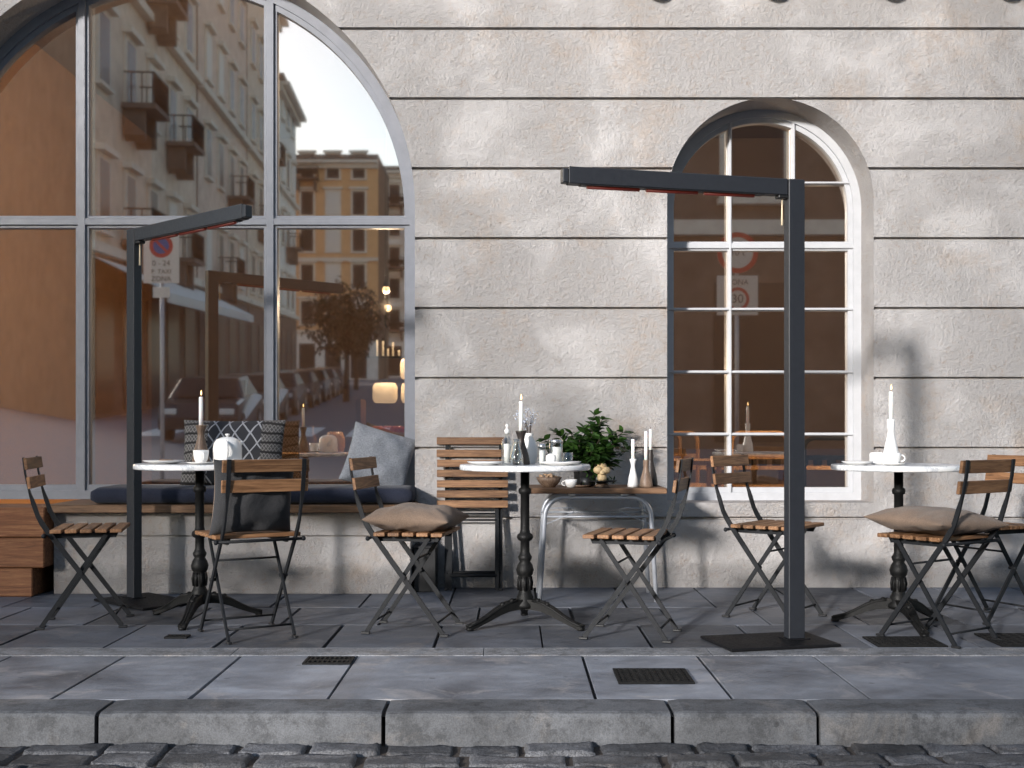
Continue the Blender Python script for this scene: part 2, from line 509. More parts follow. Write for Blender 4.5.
def arch_outline(arch, r=None, sill=None, n=64):
    cx, cz, rr, s = arch
    r = rr if r is None else r
    s = s if sill is None else sill
    return [(cx + r, s)] + arc(cx, cz, r, 0, PI, n) + [(cx - r, s)]

XL, XR, ZT = -8.0, 8.5, 9.0
cafe = empty('cafe_building', (0, 0, 0))
tag(cafe, 'pale stucco cafe facade with thin horizontal grooves and two arched windows', 'building')
mb = MB()
gh, gd = 0.0085, 0.03
edges = [0.0] + GR + [ZT]
for i in range(len(edges) - 1):
    z0 = edges[i] + (gh if i else 0); z1 = edges[i + 1] - (gh if i < len(edges) - 2 else 0)
    _sheet(mb, WY, z0, z1, XL, XR)
for g in GR:
    _sheet(mb, WY + gd, g - gh, g + gh, XL, XR)
    for z in (g - gh, g + gh):
        xs = [XL]
        for arch in (BIG, SML):
            h = half(arch, z)
            if h: xs += [arch[0] - h, arch[0] + h]
        xs.append(XR)
        for k in range(0, len(xs), 2):
            mb.quad((xs[k], WY, z), (xs[k + 1], WY, z), (xs[k + 1], WY + gd, z), (xs[k], WY + gd, z))
for arch in (BIG, SML):
    ol = arch_outline(arch)
    n = len(ol)
    for k in range(n):
        a, b = ol[k], ol[(k + 1) % n]
        mb.quad((a[0], WY, a[1]), (b[0], WY, b[1]), (b[0], 7.06, b[1]), (a[0], 7.06, a[1]))
mb.build('wall', M['stucco'], cafe, recalc=False)
mb = MB(); _sheet(mb, 7.06, -0.05, 4.1, XL, XR)
mb.quad((XL, WY, ZT), (XR, WY, ZT), (XR, 14, ZT), (XL, 14, ZT))
mb.quad((XL, WY, 0), (XL, WY, ZT), (XL, 14, ZT), (XL, 14, 0))
mb.quad((XR, WY, 0), (XR, WY, ZT), (XR, 14, ZT), (XR, 14, 0))
mb.quad((XL, 14, 0), (XR, 14, 0), (XR, 14, ZT), (XL, 14, ZT))
mb.build('inner_wall', M['room'], cafe, recalc=False)
# corbels whose undersides just enter the picture at the top
for px in (652, 770, 888, 1006, 1124):
    x = (px - 512) * 6.56 / F
    mb = MB(); mb.smooth = False
    pr = [(x + 0.085 * math.cos(a), 3.54 + 0.10 * math.sin(a)) for a in [PI + PI * k / 10 for k in range(11)]]
    pr = [(x - 0.085, 3.80)] + pr + [(x + 0.085, 3.80)]
    mb.prism(pr, 6.52, WY + 0.003)
    mb.build('corbel', M['stucco'], cafe)
mb = MB(); mb.box((2.9, 6.53, 3.87), (6.0, 0.21, 0.14), ch=0.01); mb.build('cornice', M['stucco'], cafe)

# windows
FY = 6.875
def make_window(arch, sill, border, mull, bars, label, pane_mat, fmat):
    cx, cz, r, _ = arch
    mb = MB()
    def ring(r0, r1, s0, s1, y0, y1):
        o = arch_outline(arch, r0, s0); i = arch_outline(arch, r1, s1)
        n = len(o)
        for k in range(n):
            a, b, c, d = o[k], o[(k + 1) % n], i[(k + 1) % n], i[k]
            mb.quad((a[0], y0, a[1]), (b[0], y0, b[1]), (c[0], y0, c[1]), (d[0], y0, d[1]))
            mb.quad((a[0], y1, a[1]), (b[0], y1, b[1]), (c[0], y1, c[1]), (d[0], y1, d[1]))
            mb.quad((d[0], y0, d[1]), (c[0], y0, c[1]), (c[0], y1, c[1]), (d[0], y1, d[1]))
    ring(r + 0.003, r - border * 0.62, sill - 0.002, sill + border * 0.6, FY, FY + 0.085)
    ring(r - border * 0.62, r - border, sill + border * 0.6, sill + border, FY + 0.018, FY + 0.075)
    for dx, w in mull:
        x = cx + dx
        top = cz + math.sqrt(max(0, (r - 0.02) ** 2 - dx * dx))
        mb.box((x, FY + 0.045, (sill + top) / 2), (w * 0.55, 0.085, top - sill - 0.01), ch=0.003)
        mb.box((x, FY + 0.047, (sill + top) / 2), (w, 0.055, top - sill - 0.012), ch=0.003)
        mb.box((x, FY + 0.115, (sill + top) / 2), (w * 0.62, 0.10, top - sill - 0.014), ch=0.003)
    for z, w in bars:
        h = half((cx, cz, r - 0.02, 0), z)
        mb.box((cx, FY + 0.0452, z), (2 * h, 0.081, w * 0.55), ch=0.003)
        mb.box((cx, FY + 0.0472, z), (2 * h, 0.052, w), ch=0.003)
    fr = mb.build('arched_window', fmat, cafe)
    fr['label'] = label
    mb = MB()
    ol = arch_outline(arch, r - 0.02, sill + 0.01)
    mb.prism(ol, FY + 0.046, FY + 0.052)
    mb.build('glass_pane', pane_mat, fr)
    return fr
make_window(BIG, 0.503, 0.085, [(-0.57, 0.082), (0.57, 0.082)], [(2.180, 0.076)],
            'large arched shop window with frame in shade-toned grey and two mullions', M['pane'], M['frame_shaded'])
make_window(SML, 0.497, 0.075, [(-0.187, 0.026), (0.197, 0.026)], [(2.033, 0.056), (2.415, 0.02), (1.65, 0.02), (1.27, 0.02), (0.893, 0.02)],
            'smaller arched window with white glazing bars', M['pane_small'], M['frame'])

# interior room
def structure(name, mb, mat):
    o = mb.build(name, mat); tag(o, kind='structure'); return o
mb = MB(); mb.quad((XL, 7.07, 0.06), (XR, 7.07, 0.06), (XR, 12.5, 0.06), (XL, 12.5, 0.06)); structure('room_floor', mb, M['room_dark'])
mb = MB(); mb.quad((XL, 7.07, 4.0), (XR, 7.07, 4.0), (XR, 12.5, 4.0), (XL, 12.5, 4.0)); structure('room_ceiling', mb, M['room'])
mb = MB(); mb.quad((XL, 12.0, 0), (XR, 12.0, 0), (XR, 12.0, 4), (XL, 12.0, 4))
mb.mi = 1; mb.box((-4.35, 9.6, 2.0), (1.1, 5.0, 4.1)); mb.mi = 0            # chimney breast seen through the left pane
mb.box((0.15, 10.1, 2.0), (0.22, 3.9, 4.0))
structure('room_wall', mb, [M['room'], M['ochre_plaster']])

# ------------------------------------------------------------------ pavement, kerb, road
def slab(mb, x0, x1, y0, y1, z=0.0, t=0.05, ch=0.004, tilt=0.0012):
    dz = [z + random.uniform(-tilt, tilt) for _ in range(4)]
    P = [(x0, y0), (x1, y0), (x1, y1), (x0, y1)]
    S = [(1, 1), (-1, 1), (-1, -1), (1, -1)]
    top = [mb.bm.verts.new((p[0] + s[0] * ch, p[1] + s[1] * ch, d)) for p, s, d in zip(P, S, dz)]
    mid = [mb.bm.verts.new((p[0], p[1], d - ch)) for p, d in zip(P, dz)]
    low = [mb.bm.verts.new((p[0], p[1], z - t)) for p in P]
    mb._face(top)
    for k in range(4):
        j = (k + 1) % 4
        mb._face([mid[k], mid[j], top[j], top[k]]); mb._face([low[k], low[j], mid[j], mid[k]])

mb = MB()
sp = 0.4627
rows = [(5.893, WY + 0.01, -0.329), (5.362, 5.886, -0.165), (4.794, 5.355, -0.333)]
g = 0.007
for (y0, y1, x0) in rows:
    k0 = int((XL - x0) / sp) - 1
    for k in range(k0, k0 + 38):
        a = x0 + k * sp + random.uniform(-.003, .003)
        slab(mb, a + g, a + sp - g + random.uniform(-.002, .002), y0 + 0.002, y1 - 0.001, ch=0.001)
structure('pavement', mb, M['slab'])
mb = MB()
joints = [-7.2, -6.7, -6.2, -5.3, -4.85, -4.4, -3.5, -3.03, -2.5, -2.03, -1.571, -1.102, -0.629, 0.282, 0.748, 1.22, 2.13, 2.6, 3.06, 3.98, 4.44, 4.9, 5.8, 6.26, 7.2, 8.0]
for a, b in zip(joints, joints[1:]):
    wide = 0.010 if a in (-1.102, 0.282, 0.748) else 0.0065
    slab(mb, a + wide, b - 0.003, 3.872, 4.620, ch=0.001)
structure('pavement_front', mb, M['slab_big'])
mb = MB()
x = XL
while x < XR:
    w = random.uniform(0.9, 1.3)
    slab(mb, x + .001, x + w - 0.001, 4.628, 4.788, z=0.001, ch=0.002, tilt=0.0003); x += w
structure('pavement_edge_strip', mb, M['strip'])
mb = MB()
kj = [-7.0, -6.05, -5.1, -4.16, -3.2, -2.28, -1.346, -0.417, 0.521, 0.993, 1.93, 2.86, 3.8, 4.7, 5.6, 6.6, 7.5]
mb.smooth = False
for a, b in zip(kj, kj[1:]):
    x0, x1 = a + 0.007, b - 0.007
    prof = [(3.865, -0.2), (3.865, 0.0), (3.862, 0.003), (3.704, 0.002), (3.690, -0.003), (3.684, -0.014), (3.678, -0.2)]
    n = 14
    rings = []
    for k in range(n + 1):
        xx = x0 + (x1 - x0) * k / n
        e = 0.004 if k in (0, n) else 0
        rings.append([mb.bm.verts.new((xx, py + (e if i > 2 else 0) + 0.0016 * noise.noise(Vector((xx * 9, i * 3.1, 1))), pz - (e if 0 < i < 5 else 0))) for i, (py, pz) in enumerate(prof)])
    for r0, r1 in zip(rings, rings[1:]):
        for i in range(len(prof) - 1):
            mb._face([r0[i], r0[i + 1], r1[i + 1], r1[i]])
    mb._face(rings[0]); mb._face(rings[-1][::-1])
structure('kerb', mb, M['kerb'])
mb = MB(); mb.quad((XL, 3.70, -0.016), (XR, 3.70, -0.016), (XR, WY + 0.1, -0.016), (XL, WY + 0.1, -0.016)); structure('paving_bed', mb, M['grout'])
# cobbles
mb = MB(); mb.smooth = True
y = 3.672; row = 0
while y > 1.6:
    d = random.uniform(0.105, 0.130)
    x = -4.2 + random.uniform(0, 0.2)
    while x < 4.2:
        w = random.uniform(0.17, 0.33)
        nx, ny = 17, 11
        seed = Vector((x * 3.7, y * 5.1, row))
        top = random.uniform(-0.006, 0.006)
        grid = []
        for j in range(ny):
            rw = []
            for i in range(nx):
                u = -1 + 2 * i / (nx - 1); v = -1 + 2 * j / (ny - 1)
                uu = math.copysign(abs(u) ** 0.6, u); vv = math.copysign(abs(v) ** 0.6, v)
                hgt = (1 - abs(uu) ** 16) * (1 - abs(vv) ** 12)
                px = x + w / 2 + uu * (w / 2 - 0.004) + 0.007 * noise.noise(seed + Vector((u * 1.3, v * 1.3, 5)))
                py = y - d / 2 + vv * (d / 2 - 0.003) + 0.008 * noise.noise(seed + Vector((u * 1.1, v, 9)))
                pz = -0.124 + top + 0.028 * min(1, hgt * 1.6) + 0.007 * noise.noise(seed + Vector((u * 1.6, v * 1.2, 0))) + 0.0035 * noise.noise(seed * 2 + Vector((u * 5, v * 4, 0))) + 0.002 * noise.noise(seed * 3 + Vector((u * 13, v * 7, 0)))
                rw.append(mb.bm.verts.new((px, py, pz)))
            grid.append(rw)
        for j in range(ny - 1):
            for i in range(nx - 1):
                mb._face([grid[j][i], grid[j][i + 1], grid[j + 1][i + 1], grid[j + 1][i]])
        x += w + random.uniform(0.0, 0.006)
    y -= d + 0.002; row += 1
structure('cobbled_road', mb, M['cobble'])
mb = MB(); mb.quad((-9, 1.5, -0.109), (9, 1.5, -0.109), (9, 3.75, -0.109), (-9, 3.75, -0.109)); structure('cobble_bed', mb, M['soil'])
mb = MB(); S0 = 0.84; SL = 0.062
def zs(Y): return -0.09 + SL * max(0.0, S0 - Y)
mb.quad((-70, 1.6, -0.105), (70, 1.6, -0.105), (70, S0, -0.09), (-70, S0, -0.09))
mb.quad((-70, S0, -0.09), (70, S0, -0.09), (70, -170, zs(-170)), (-70, -170, zs(-170)))
structure('road', mb, M['asphalt'])
mb = MB(); mb.quad((-400, -400, -0.20), (400, -400, -0.20), (400, 400, -0.20), (-400, 400, -0.20)); structure('ground', mb, M['asphalt'])
mb = MB()
for k in range(7):
    x = -9.2 + k * 1.75
    y = -13.4 + 0.12 * k
    mb.quad((x, y, zs(y) + .006), (x + 0.95, y, zs(y) + .006), (x + 0.7, y - 3.6, zs(y - 3.6) + .006), (x - 0.25, y - 3.6, zs(y - 3.6) + .006))
structure('crosswalk', mb, M['paint'])

# grates
def grate(x0, x1, y0, y1, nx, ny, label, skew=0.0):
    mb = MB()
    z = 0.004
    t_ = empty('drain_grate', ((x0 + x1) / 2, (y0 + y1) / 2, 0))
    tag(t_, label, 'grate')
    w, d = x1 - x0, y1 - y0
    b = 0.012
    for s in (-1, 1):
        mb.box((0, s * (d / 2 - b / 2), z), (w, b, 0.008), ch=0.001)
        mb.box((s * (w / 2 - b / 2), 0, z), (b, d - 2 * b, 0.0078), ch=0.001)
    mb.build('rim', M['grate'], t_)
    mb = MB(); mb.quad((-w / 2, -d / 2, 0.0028), (w / 2, -d / 2, 0.0028), (w / 2, d / 2, 0.0028), (-w / 2, d / 2, 0.0028))  # flat black sheet painted in for the dark below the bars
    mb.build('dark_sheet', M['pit_dark'], t_)
    mb = MB()
    for i in range(1, nx):
        mb.box((-w / 2 + w * i / nx, 0, 0.0052), (w / nx * 0.42, d - 2 * b, 0.004), ch=0.0008)
    for j in range(1, ny):
        mb.box((0, -d / 2 + d * j / ny, 0.0050), (w - 2 * b, d / ny * 0.38, 0.0036), ch=0.0008)
    mb.build('bars', M['grate'], t_)
grate(0.384, 0.66, 4.10, 4.345, 11, 8, 'rectangular iron drain grate in the paving right of centre, nearest the kerb')
grate(-0.82, -0.63, 4.44, 4.575, 10, 2, 'narrow iron slot grate in the big slabs left of centre')
grate(1.545, 1.84, 4.80, 5.02, 9, 7, 'iron grate under the front leg of the chair with the brown cushion')
grate(2.07, 2.50, 4.81, 5.10, 10, 7, 'dark iron cover at the right edge of the photo behind the chair foot')
grate(-1.53, -1.43, 5.0, 5.068, 6, 2, 'tiny iron vent in the paving in front of the left table foot')

# ------------------------------------------------------------------ window bench and timber
bench = empty('window_bench', (-1.57, 6.37, 0))
tag(bench, 'wooden bench board on a stucco plinth under the large window', 'bench')
mb = MB(); mb.box((0.0, 0.213, 0.4815), (2.05, 0.58, 0.043), ch=0.004); mb.build('seat_board', M['board'], bench)
mb = MB()
mb.box((0.0, 0.145, 0.392), (2.0, 0.27, 0.130), ch=0.003)
mb.box((0.0, 0.145, 0.160), (2.0, 0.27, 0.320), ch=0.003)
mb.box((0.0, 0.155, 0.30), (1.98, 0.25, 0.28))
mb.build('plinth', M['stucco'], bench)
for i, (z0, z1, xe, lab) in enumerate([(0.328, 0.492, -2.572, 'thick timber beam on top of the stack beside the bench'),
                                       (0.160, 0.324, -2.575, 'middle timber beam of the stack beside the bench'),
                                       (0.0, 0.156, -2.640, 'lowest and shortest timber beam of the stack beside the bench')]):
    mb = MB(); mb.box(((xe - 4.2) / 2, 6.26 + 0.17 + 0.002 * i, (z0 + z1) / 2), (xe + 4.2, 0.34, z1 - z0), ch=0.006)
    tag(mb.build('timber_beam', M['beam']), lab, 'beam', 'timber beams stacked left of the bench')
mb = MB()
mb.box((-0.495, 6.535, 0.125), (0.125, 0.17, 0.25), ch=0.004); mb.box((-0.495, 6.535, 0.255), (0.135, 0.18, 0.012), ch=0.003)
tag(mb.build('utility_box', M['black']), 'small black box on the ground between the bench and the folded chair', 'box')

# ------------------------------------------------------------------ cushions
def pillow(w, d, h, n=26, pinch=0.10, seed=0, crease=0.006, pw=2.4):
    mb = MB(); mb.smooth = True
    def P(u, v, sgn):
        e = (1 - abs(u) ** pw) * (1 - abs(v) ** pw)
        z = sgn * h / 2 * max(0, e) ** 0.5
        x = w / 2 * u * (1 - pinch * (1 - v * v) * abs(u) ** 3) ; y = d / 2 * v * (1 - pinch * (1 - u * u) * abs(v) ** 3)
        nn = noise.noise(Vector((u * 2.1 + seed, v * 2.1, sgn + seed)))
        ang = math.atan2(v, u); rad = max(abs(u), abs(v))
        cr = math.sin(ang * 14 + 5 * nn + seed) * crease * rad ** 2 * (1 - rad ** 8)
        return Vector((x, y, z + (nn * 0.10 * h + cr) * min(1, 3 * e) ))
    top, bot = {}, {}
    for i in range(n + 1):
        for j in range(n + 1):
            u = math.sin((-1 + 2 * i / n) * PI / 2); v = math.sin((-1 + 2 * j / n) * PI / 2)
            top[i, j] = mb.bm.verts.new(P(u, v, 1))
            bot[i, j] = top[i, j] if i in (0, n) or j in (0, n) else mb.bm.verts.new(P(u, v, -1))
    for i in range(n):
        for j in range(n):
            mb.mi = 0; mb._face([top[i, j], top[i + 1, j], top[i + 1, j + 1], top[i, j + 1]])
            mb.mi = 1; mb._face([bot[i, j], bot[i, j + 1], bot[i + 1, j + 1], bot[i + 1, j]])
    mb.mi = 0
    return mb

def place(o, loc, rot):
    o.location = loc; o.rotation_euler = rot; return o

# long navy mattress
mb = MB(); mb.smooth = True
L, D, Hh = 1.79, 0.40, 0.098
n = 60; pr = 20
rings = []
for i in range(n + 1):
    u = -1 + 2 * i / n
    uu = math.copysign(1 - (1 - abs(u)) ** 1.0, u)
    x = L / 2 * uu
    e = max(0.0, 1 - abs(u) ** 40) ** 0.5
    edge = min(1.0, (L / 2 - abs(x)) / 0.05)
    sc = math.sqrt(max(0.0, 1 - (1 - edge) ** 2)) * 0.35 + 0.65 if edge < 1 else 1.0
    ring = []
    for k in range(pr):
        a = 2 * PI * k / pr
        ca, sa = math.cos(a), math.sin(a)
        yy = math.copysign(abs(ca) ** 0.35, ca) * D / 2 * (0.94 + 0.06 * sc)
        zz = math.copysign(abs(sa) ** 0.45, sa) * Hh / 2 * sc
        zz += 0.006 * noise.noise(Vector((x * 4, yy * 5, 3))) if sa > 0 else 0
        ring.append(mb.bm.verts.new((x, yy, zz)))
    rings.append(ring)
for a, b in zip(rings, rings[1:]):
    for k in range(pr):
        j = (k + 1) % pr
        mb._face([a[k], a[j], b[j], b[k]])
mb._face(rings[0]); mb._face(rings[-1][::-1])
o = mb.build('seat_cushion', M['navy'])
tag(place(o, (-1.452, 6.53, 0.5015 + Hh / 2), (0, 0, 0)), 'long navy seat cushion lying along the window bench', 'cushion')

o = pillow(0.60, 0.40, 0.17, seed=3, pinch=0.05).build('throw_cushion', [M['kilim'], M['kilim']])
tag(place(o, (-1.63, 6.655, 0.785), (R(76), 0, R(1))), 'dark kilim cushion with white diamond lattice leaning on the large window', 'cushion')
o = pillow(0.385, 0.37, 0.16, seed=8, pinch=0.06).build('throw_cushion', [M['greyknit'], M['greyknit']])
tag(place(o, (-0.775, 6.63, 0.748), (R(70), R(17), R(10))), 'plain light grey cushion tilted at the right end of the bench', 'cushion')

# ------------------------------------------------------------------ folding chair (faces +X)
def make_chair(name, label, group):
    root = empty(name)
    tag(root, label, 'chair', group)
    ho, hi = 0.167, 0.148
    wide, thin = (0.020, 0.009), (0.007, 0.018)
    for s in (-1, 1):
        mb = MB()
        mb.bar([(-0.240, s * ho, 0.792), (-0.232, s * ho, 0.72), (-0.216, s * ho, 0.645), (-0.209, s * ho, 0.62), (-0.196, s * ho, 0.58), (-0.178, s * ho, 0.525), (-0.160, s * ho, 0.490), (-0.135, s * ho, 0.452), (0.188, s * ho, 0.010)],
               [thin, thin, thin, (0.012, 0.013), wide, wide, (0.023, 0.009), (0.023, 0.009), (0.020, 0.009)])
        mb.build('back_leg', M['steel'], root)
        mb = MB()
        mb.bar([(0.118, s * hi, 0.436), (-0.168, s * hi, 0.010)], (0.019, 0.009)); mb.build('front_leg', M['steel'], root)
        mb = MB(); mb.box((0.192, s * ho, 0.006), (0.040, 0.018, 0.010), ch=0.003); mb.build('foot_cap', M['black'], root)
        mb = MB(); mb.box((-0.172, s * hi, 0.006), (0.040, 0.018, 0.010), ch=0.003); mb.build('foot_cap', M['black'], root)
    for (x, z, h_) in ((0.155, 0.055, ho), (-0.140, 0.055, hi), (0.048, 0.335, hi)):
        mb = MB(); mb.cyl((x, -h_, z), (x, h_, z), 0.005, n=8); mb.build('crossbar', M['steel'], root)
    mb = MB()
    mb.cyl((-0.148, -0.195, 0.434), (-0.148, 0.195, 0.434), 0.007, n=8)
    for s in (-1, 1):
        mb.sphere((-0.148, s * 0.197, 0.434), 0.011, 8)
    mb.build('pivot_rod', M['steel'], root)
    for s in (-1, 1):
        mb = MB(); mb.cyl((0.009, s * 0.140, 0.2565), (0.009, s * 0.178, 0.2565), 0.008, n=8); mb.build('bolt', M['steel'], root)
    for s in (-1, 1):
        mb = MB()
        mb.prism([(-0.128, 0.444), (0.170, 0.444), (0.158, 0.418), (-0.110, 0.418)], s * 0.134 - 0.006, s * 0.134 + 0.006)
        mb.build('seat_rail', M['steel'], root)
    for k in range(5):
        x = -0.098 + 0.0655 * k
        mb = MB(); mb.box((x, 0, 0.4525 + random.uniform(-.0006, .0006)), (0.052, 0.388, 0.017), ch=0.0025); mb.build('seat_slat', M['slat'], root)
    for z, x in ((0.763, -0.2285), (0.676, -0.2155)):
        mb = MB(); mb.box((x + 0.0035, 0, z), (0.015, 0.385, 0.054), Matrix.Rotation(R(-8), 3, 'Y'), ch=0.002); mb.build('back_slat', M['slat'], root)
    return root

GC = 'folding slat chairs set out at the marble tables'
chairs = [
    (-2.03, 5.40, 13, 'folding wooden slat chair at the far left, side on, with bare seat'),
    (-1.175, 5.10, 121, 'folding slat chair seen from behind with a dark cushion against its back'),
    (-0.465, 5.235, -9, 'folding slat chair with taupe cushion right of the window bench'),
    (0.545, 5.09, 163, 'bare folding slat chair in front of the side table, facing left'),
    (1.275, 5.59, -38, 'bare folding slat chair behind the right heater pole'),
    (1.885, 5.00, 125, 'folding slat chair with brown cushion at the right table, seen from behind'),
    (2.335, 5.595, 206, 'folding slat chair cut off by the right edge, with sunlit back slats'),
]
proto = make_chair('folding_chair', chairs[0][3], GC)
for i, (x, y, a, lab) in enumerate(chairs):
    o = proto if i == 0 else copy_tree(proto)
    o.location = (x, y, 0.0005); o.rotation_euler = (0, 0, R(a)); o['label'] = lab

def on_chair(i, lx, ly, z):
    x, y, a, _ = chairs[i]
    c, s = math.cos(R(a)), math.sin(R(a))
    return (x + lx * c - ly * s, y + lx * s + ly * c, z)
o = pillow(0.37, 0.34, 0.17, seed=1, pinch=0.08).build('back_cushion', [M['taupe'], M['char']])
tag(place(o, on_chair(1, -0.105, 0.02, 0.626), (R(78), 0, R(121 + 90))), 'dark backed cushion standing on the chair seen from behind', 'cushion')
o = pillow(0.40, 0.40, 0.125, seed=5, pinch=0.06, crease=0.010).build('seat_pad', [M['taupe'], M['taupe']])
tag(place(o, on_chair(2, 0.03, 0.0, 0.514), (R(0), R(1), R(-12))), 'plump taupe cushion on the chair beside the window bench', 'cushion')
o = pillow(0.44, 0.42, 0.115, seed=11, pinch=0.02, crease=0.010).build('seat_pad', [M['taupe'], M['taupe']])
tag(place(o, on_chair(5, 0.03, 0.0, 0.517), (R(2), R(-1), R(118))), 'flat brown cushion on the chair at the right table', 'cushion')

# folded chair leaning on the wall
root = empty('folded_chair', (-0.235, 6.50, 0), 0)
tag(root, 'folded slat chair leaning flat against the wall right of the large window', 'chair')
lean = R(-7)
def LZ(z, dy=0.0): return (0, (z * math.tan(-lean)) + dy, z)
for i, (z, xo, w, dy) in enumerate([(0.855, 0, 0.395, 0.012), (0.783, 0, 0.395, 0.012), (0.726, .012, 0.41, -0.010), (0.668, .012, 0.41, -0.010), (0.608, .012, 0.41, -0.010), (0.550, .012, 0.41, -0.010), (0.492, .012, 0.41, -0.010)]):
    mb = MB(); p = LZ(z, dy)
    mb.box((xo - 0.005, p[1], z), (w, 0.017, 0.042), Matrix.Rotation(lean, 3, 'X'), ch=0.002)
    mb.build('back_slat' if i < 2 else 'seat_slat', M['slat_x'], root)
for x, dy, top, nm in ((-0.142, 0.026, 0.875, 'back_leg'), (0.170, 0.026, 0.875, 'back_leg'), (-0.120, 0.010, 0.70, 'front_leg'), (0.148, 0.010, 0.70, 'front_leg')):
    mb = MB(); a = LZ(0.004, dy); b = LZ(top, dy)
    mb.bar([(x, a[1], a[2]), (x, b[1], b[2])], (0.009, 0.022), side=Vector((1, 0, 0)))
    mb.build(nm, M['steel'], root)
mb = MB()
for z, dy, x0, x1 in ((0.085, 0.010, -0.12, 0.148), (0.10, 0.026, -0.142, 0.17), (0.40, 0.010, -0.12, 0.148), (0.435, 0.026, -0.142, 0.17)):
    p = LZ(z, dy); mb = MB(); mb.cyl((x0, p[1], z), (x1, p[1], z), 0.006 if z > .2 else 0.010, n=8)
    mb.build('crossbar', M['steel'], root)
for x in (-0.142, 0.17): mb = MB(); mb.box((x, 0.02, 0.007), (0.018, 0.05, 0.012), ch=0.003); mb.build('foot_cap', M['black'], root)

# ------------------------------------------------------------------ bistro tables
def make_table(label, group):
    root = empty('bistro_table'); tag(root, label, 'table', group)
    mb = MB(); mb.lathe([(0.300, 0.730), (0.306, 0.7325), (0.307, 0.738), (0.307, 0.750), (0.305, 0.754), (0.302, 0.756)], n=72)
    mb.build('tabletop', M['marble'], root)
    mb = MB()
    mb.lathe([(0.055, 0.722), (0.085, 0.7295)], n=24)
    mb.lathe([(0.050, 0.085), (0.052, 0.10), (0.038, 0.118), (0.040, 0.135), (0.032, 0.15), (0.026, 0.17), (0.030, 0.185), (0.031, 0.215), (0.026, 0.228), (0.037, 0.240), (0.042, 0.262), (0.035, 0.285),
              (0.025, 0.300), (0.031, 0.312), (0.033, 0.322), (0.027, 0.332), (0.022, 0.345), (0.0215, 0.395), (0.033, 0.402), (0.039, 0.413), (0.036, 0.426), (0.025, 0.434),
              (0.0215, 0.45), (0.021, 0.615), (0.029, 0.620), (0.031, 0.632), (0.029, 0.643), (0.021, 0.648), (0.021, 0.722)], n=24)
    for k in range(8):
        a = 2 * PI * k / 8
        mb.tube([(0.030 * math.cos(a), 0.030 * math.sin(a), 0.165), (0.034 * math.cos(a), 0.034 * math.sin(a), 0.20), (0.028 * math.cos(a), 0.028 * math.sin(a), 0.23)], 0.006, 6)
    mb.build('column', M['iron'], root)
    for k in range(3):
        a = 2 * PI * k / 3
        mb = MB()
        pts = [(0.0, 0.102), (0.05, 0.102), (0.10, 0.094), (0.15, 0.075), (0.20, 0.049), (0.245, 0.029), (0.285, 0.016), (0.305, 0.013)]
        ww = [(0.050, 0.060), (0.046, 0.050), (0.042, 0.042), (0.036, 0.036), (0.028, 0.030), (0.022, 0.028), (0.022, 0.034), (0.018, 0.030)]
        P = [Vector((r * math.cos(a), r * math.sin(a), z)) for r, z in pts]
        side = Vector((-math.sin(a), math.cos(a), 0))
        mb.bar(P, ww, side=side)
        for s in (-1, 1):
            mb.tube([p + side * s * ww[i][1] * 0.42 + Vector((0, 0, ww[i][0] * 0.42)) for i, p in enumerate(P)][1:], 0.006, 6)
        mb.tube([p + Vector((0, 0, ww[i][0] * 0.5)) for i, p in enumerate(P)][1:-1], 0.005, 6)
        for r_, z_ in ((0.07, 0.118), (0.12, 0.105)):
            mb.sphere((r_ * math.cos(a), r_ * math.sin(a), z_), 0.014, 8)
        mb.lathe([(0.016, 0.0), (0.019, 0.004), (0.019, 0.012), (0.012, 0.018)], (0.292 * math.cos(a), 0.292 * math.sin(a), 0), 10)
        mb.build('foot', M['iron'], root)
    return root
T = [(-1.512, 5.51, 30, 'round marble bistro table with teapot and one cup, left of the photo'),
     (0.061, 5.35, 90, 'round marble bistro table in the centre with glass bottles and dried flowers'),
     (1.811, 5.33, 33, 'round marble bistro table at the right with white candlestick')]
tp = make_table(T[0][3], 'round bistro tables')
for i, (x, y, a, lab) in enumerate(T):
    o = tp if i == 0 else copy_tree(tp)
    o.location = (x, y, 0); o.rotation_euler = (0, 0, R(a)); o['label'] = lab
TZ = 0.7565

# ------------------------------------------------------------------ tableware
def plate(x, y, r, label, z=TZ):
    mb = MB(); mb.lathe([(r * 0.55, 0.0), (r * 0.60, 0.002), (r * 0.9, 0.010), (r, 0.015), (r * 0.99, 0.0165), (r * 0.88, 0.012), (r * 0.58, 0.005), (0.0, 0.005)], n=48)
    return tag(mb.build('plate', M['ceramic'], loc=(x, y, z)), label, 'plate')
def cup(x, y, label, rz=0, z=TZ, r=0.033, h=0.055, saucer=True):
    e = empty('cup', (x, y, z + (0.006 if saucer else 0)), rz)
    tag(e, label, 'cup')
    mb = MB(); mb.lathe([(r * 0.62, 0), (r * 0.66, 0.003), (r * 0.86, h * 0.3), (r * 0.97, h * 0.7), (r, h), (r * 0.94, h), (r * 0.9, h * 0.7), (r * 0.78, h * 0.3), (0, 0.006)], n=32); mb.build('bowl', M['ceramic'], e)
    mb = MB(); mb.tube([(r * 0.93 + 0.018 * math.sin(a), 0, h * 0.52 + h * 0.30 * math.cos(a)) for a in [PI * k / 10 for k in range(11)]], 0.0035, 8); mb.build('handle', M['ceramic'], e)
    return e
def saucer(x, y, label, z=TZ, r=0.068):
    mb = MB(); mb.lathe([(r * 0.5, 0), (r * 0.9, 0.006), (r, 0.010), (r * 0.95, 0.010), (r * 0.5, 0.004), (0, 0.004)], n=36)
    return tag(mb.build('saucer', M['ceramic'], loc=(x, y, z)), label, 'saucer')
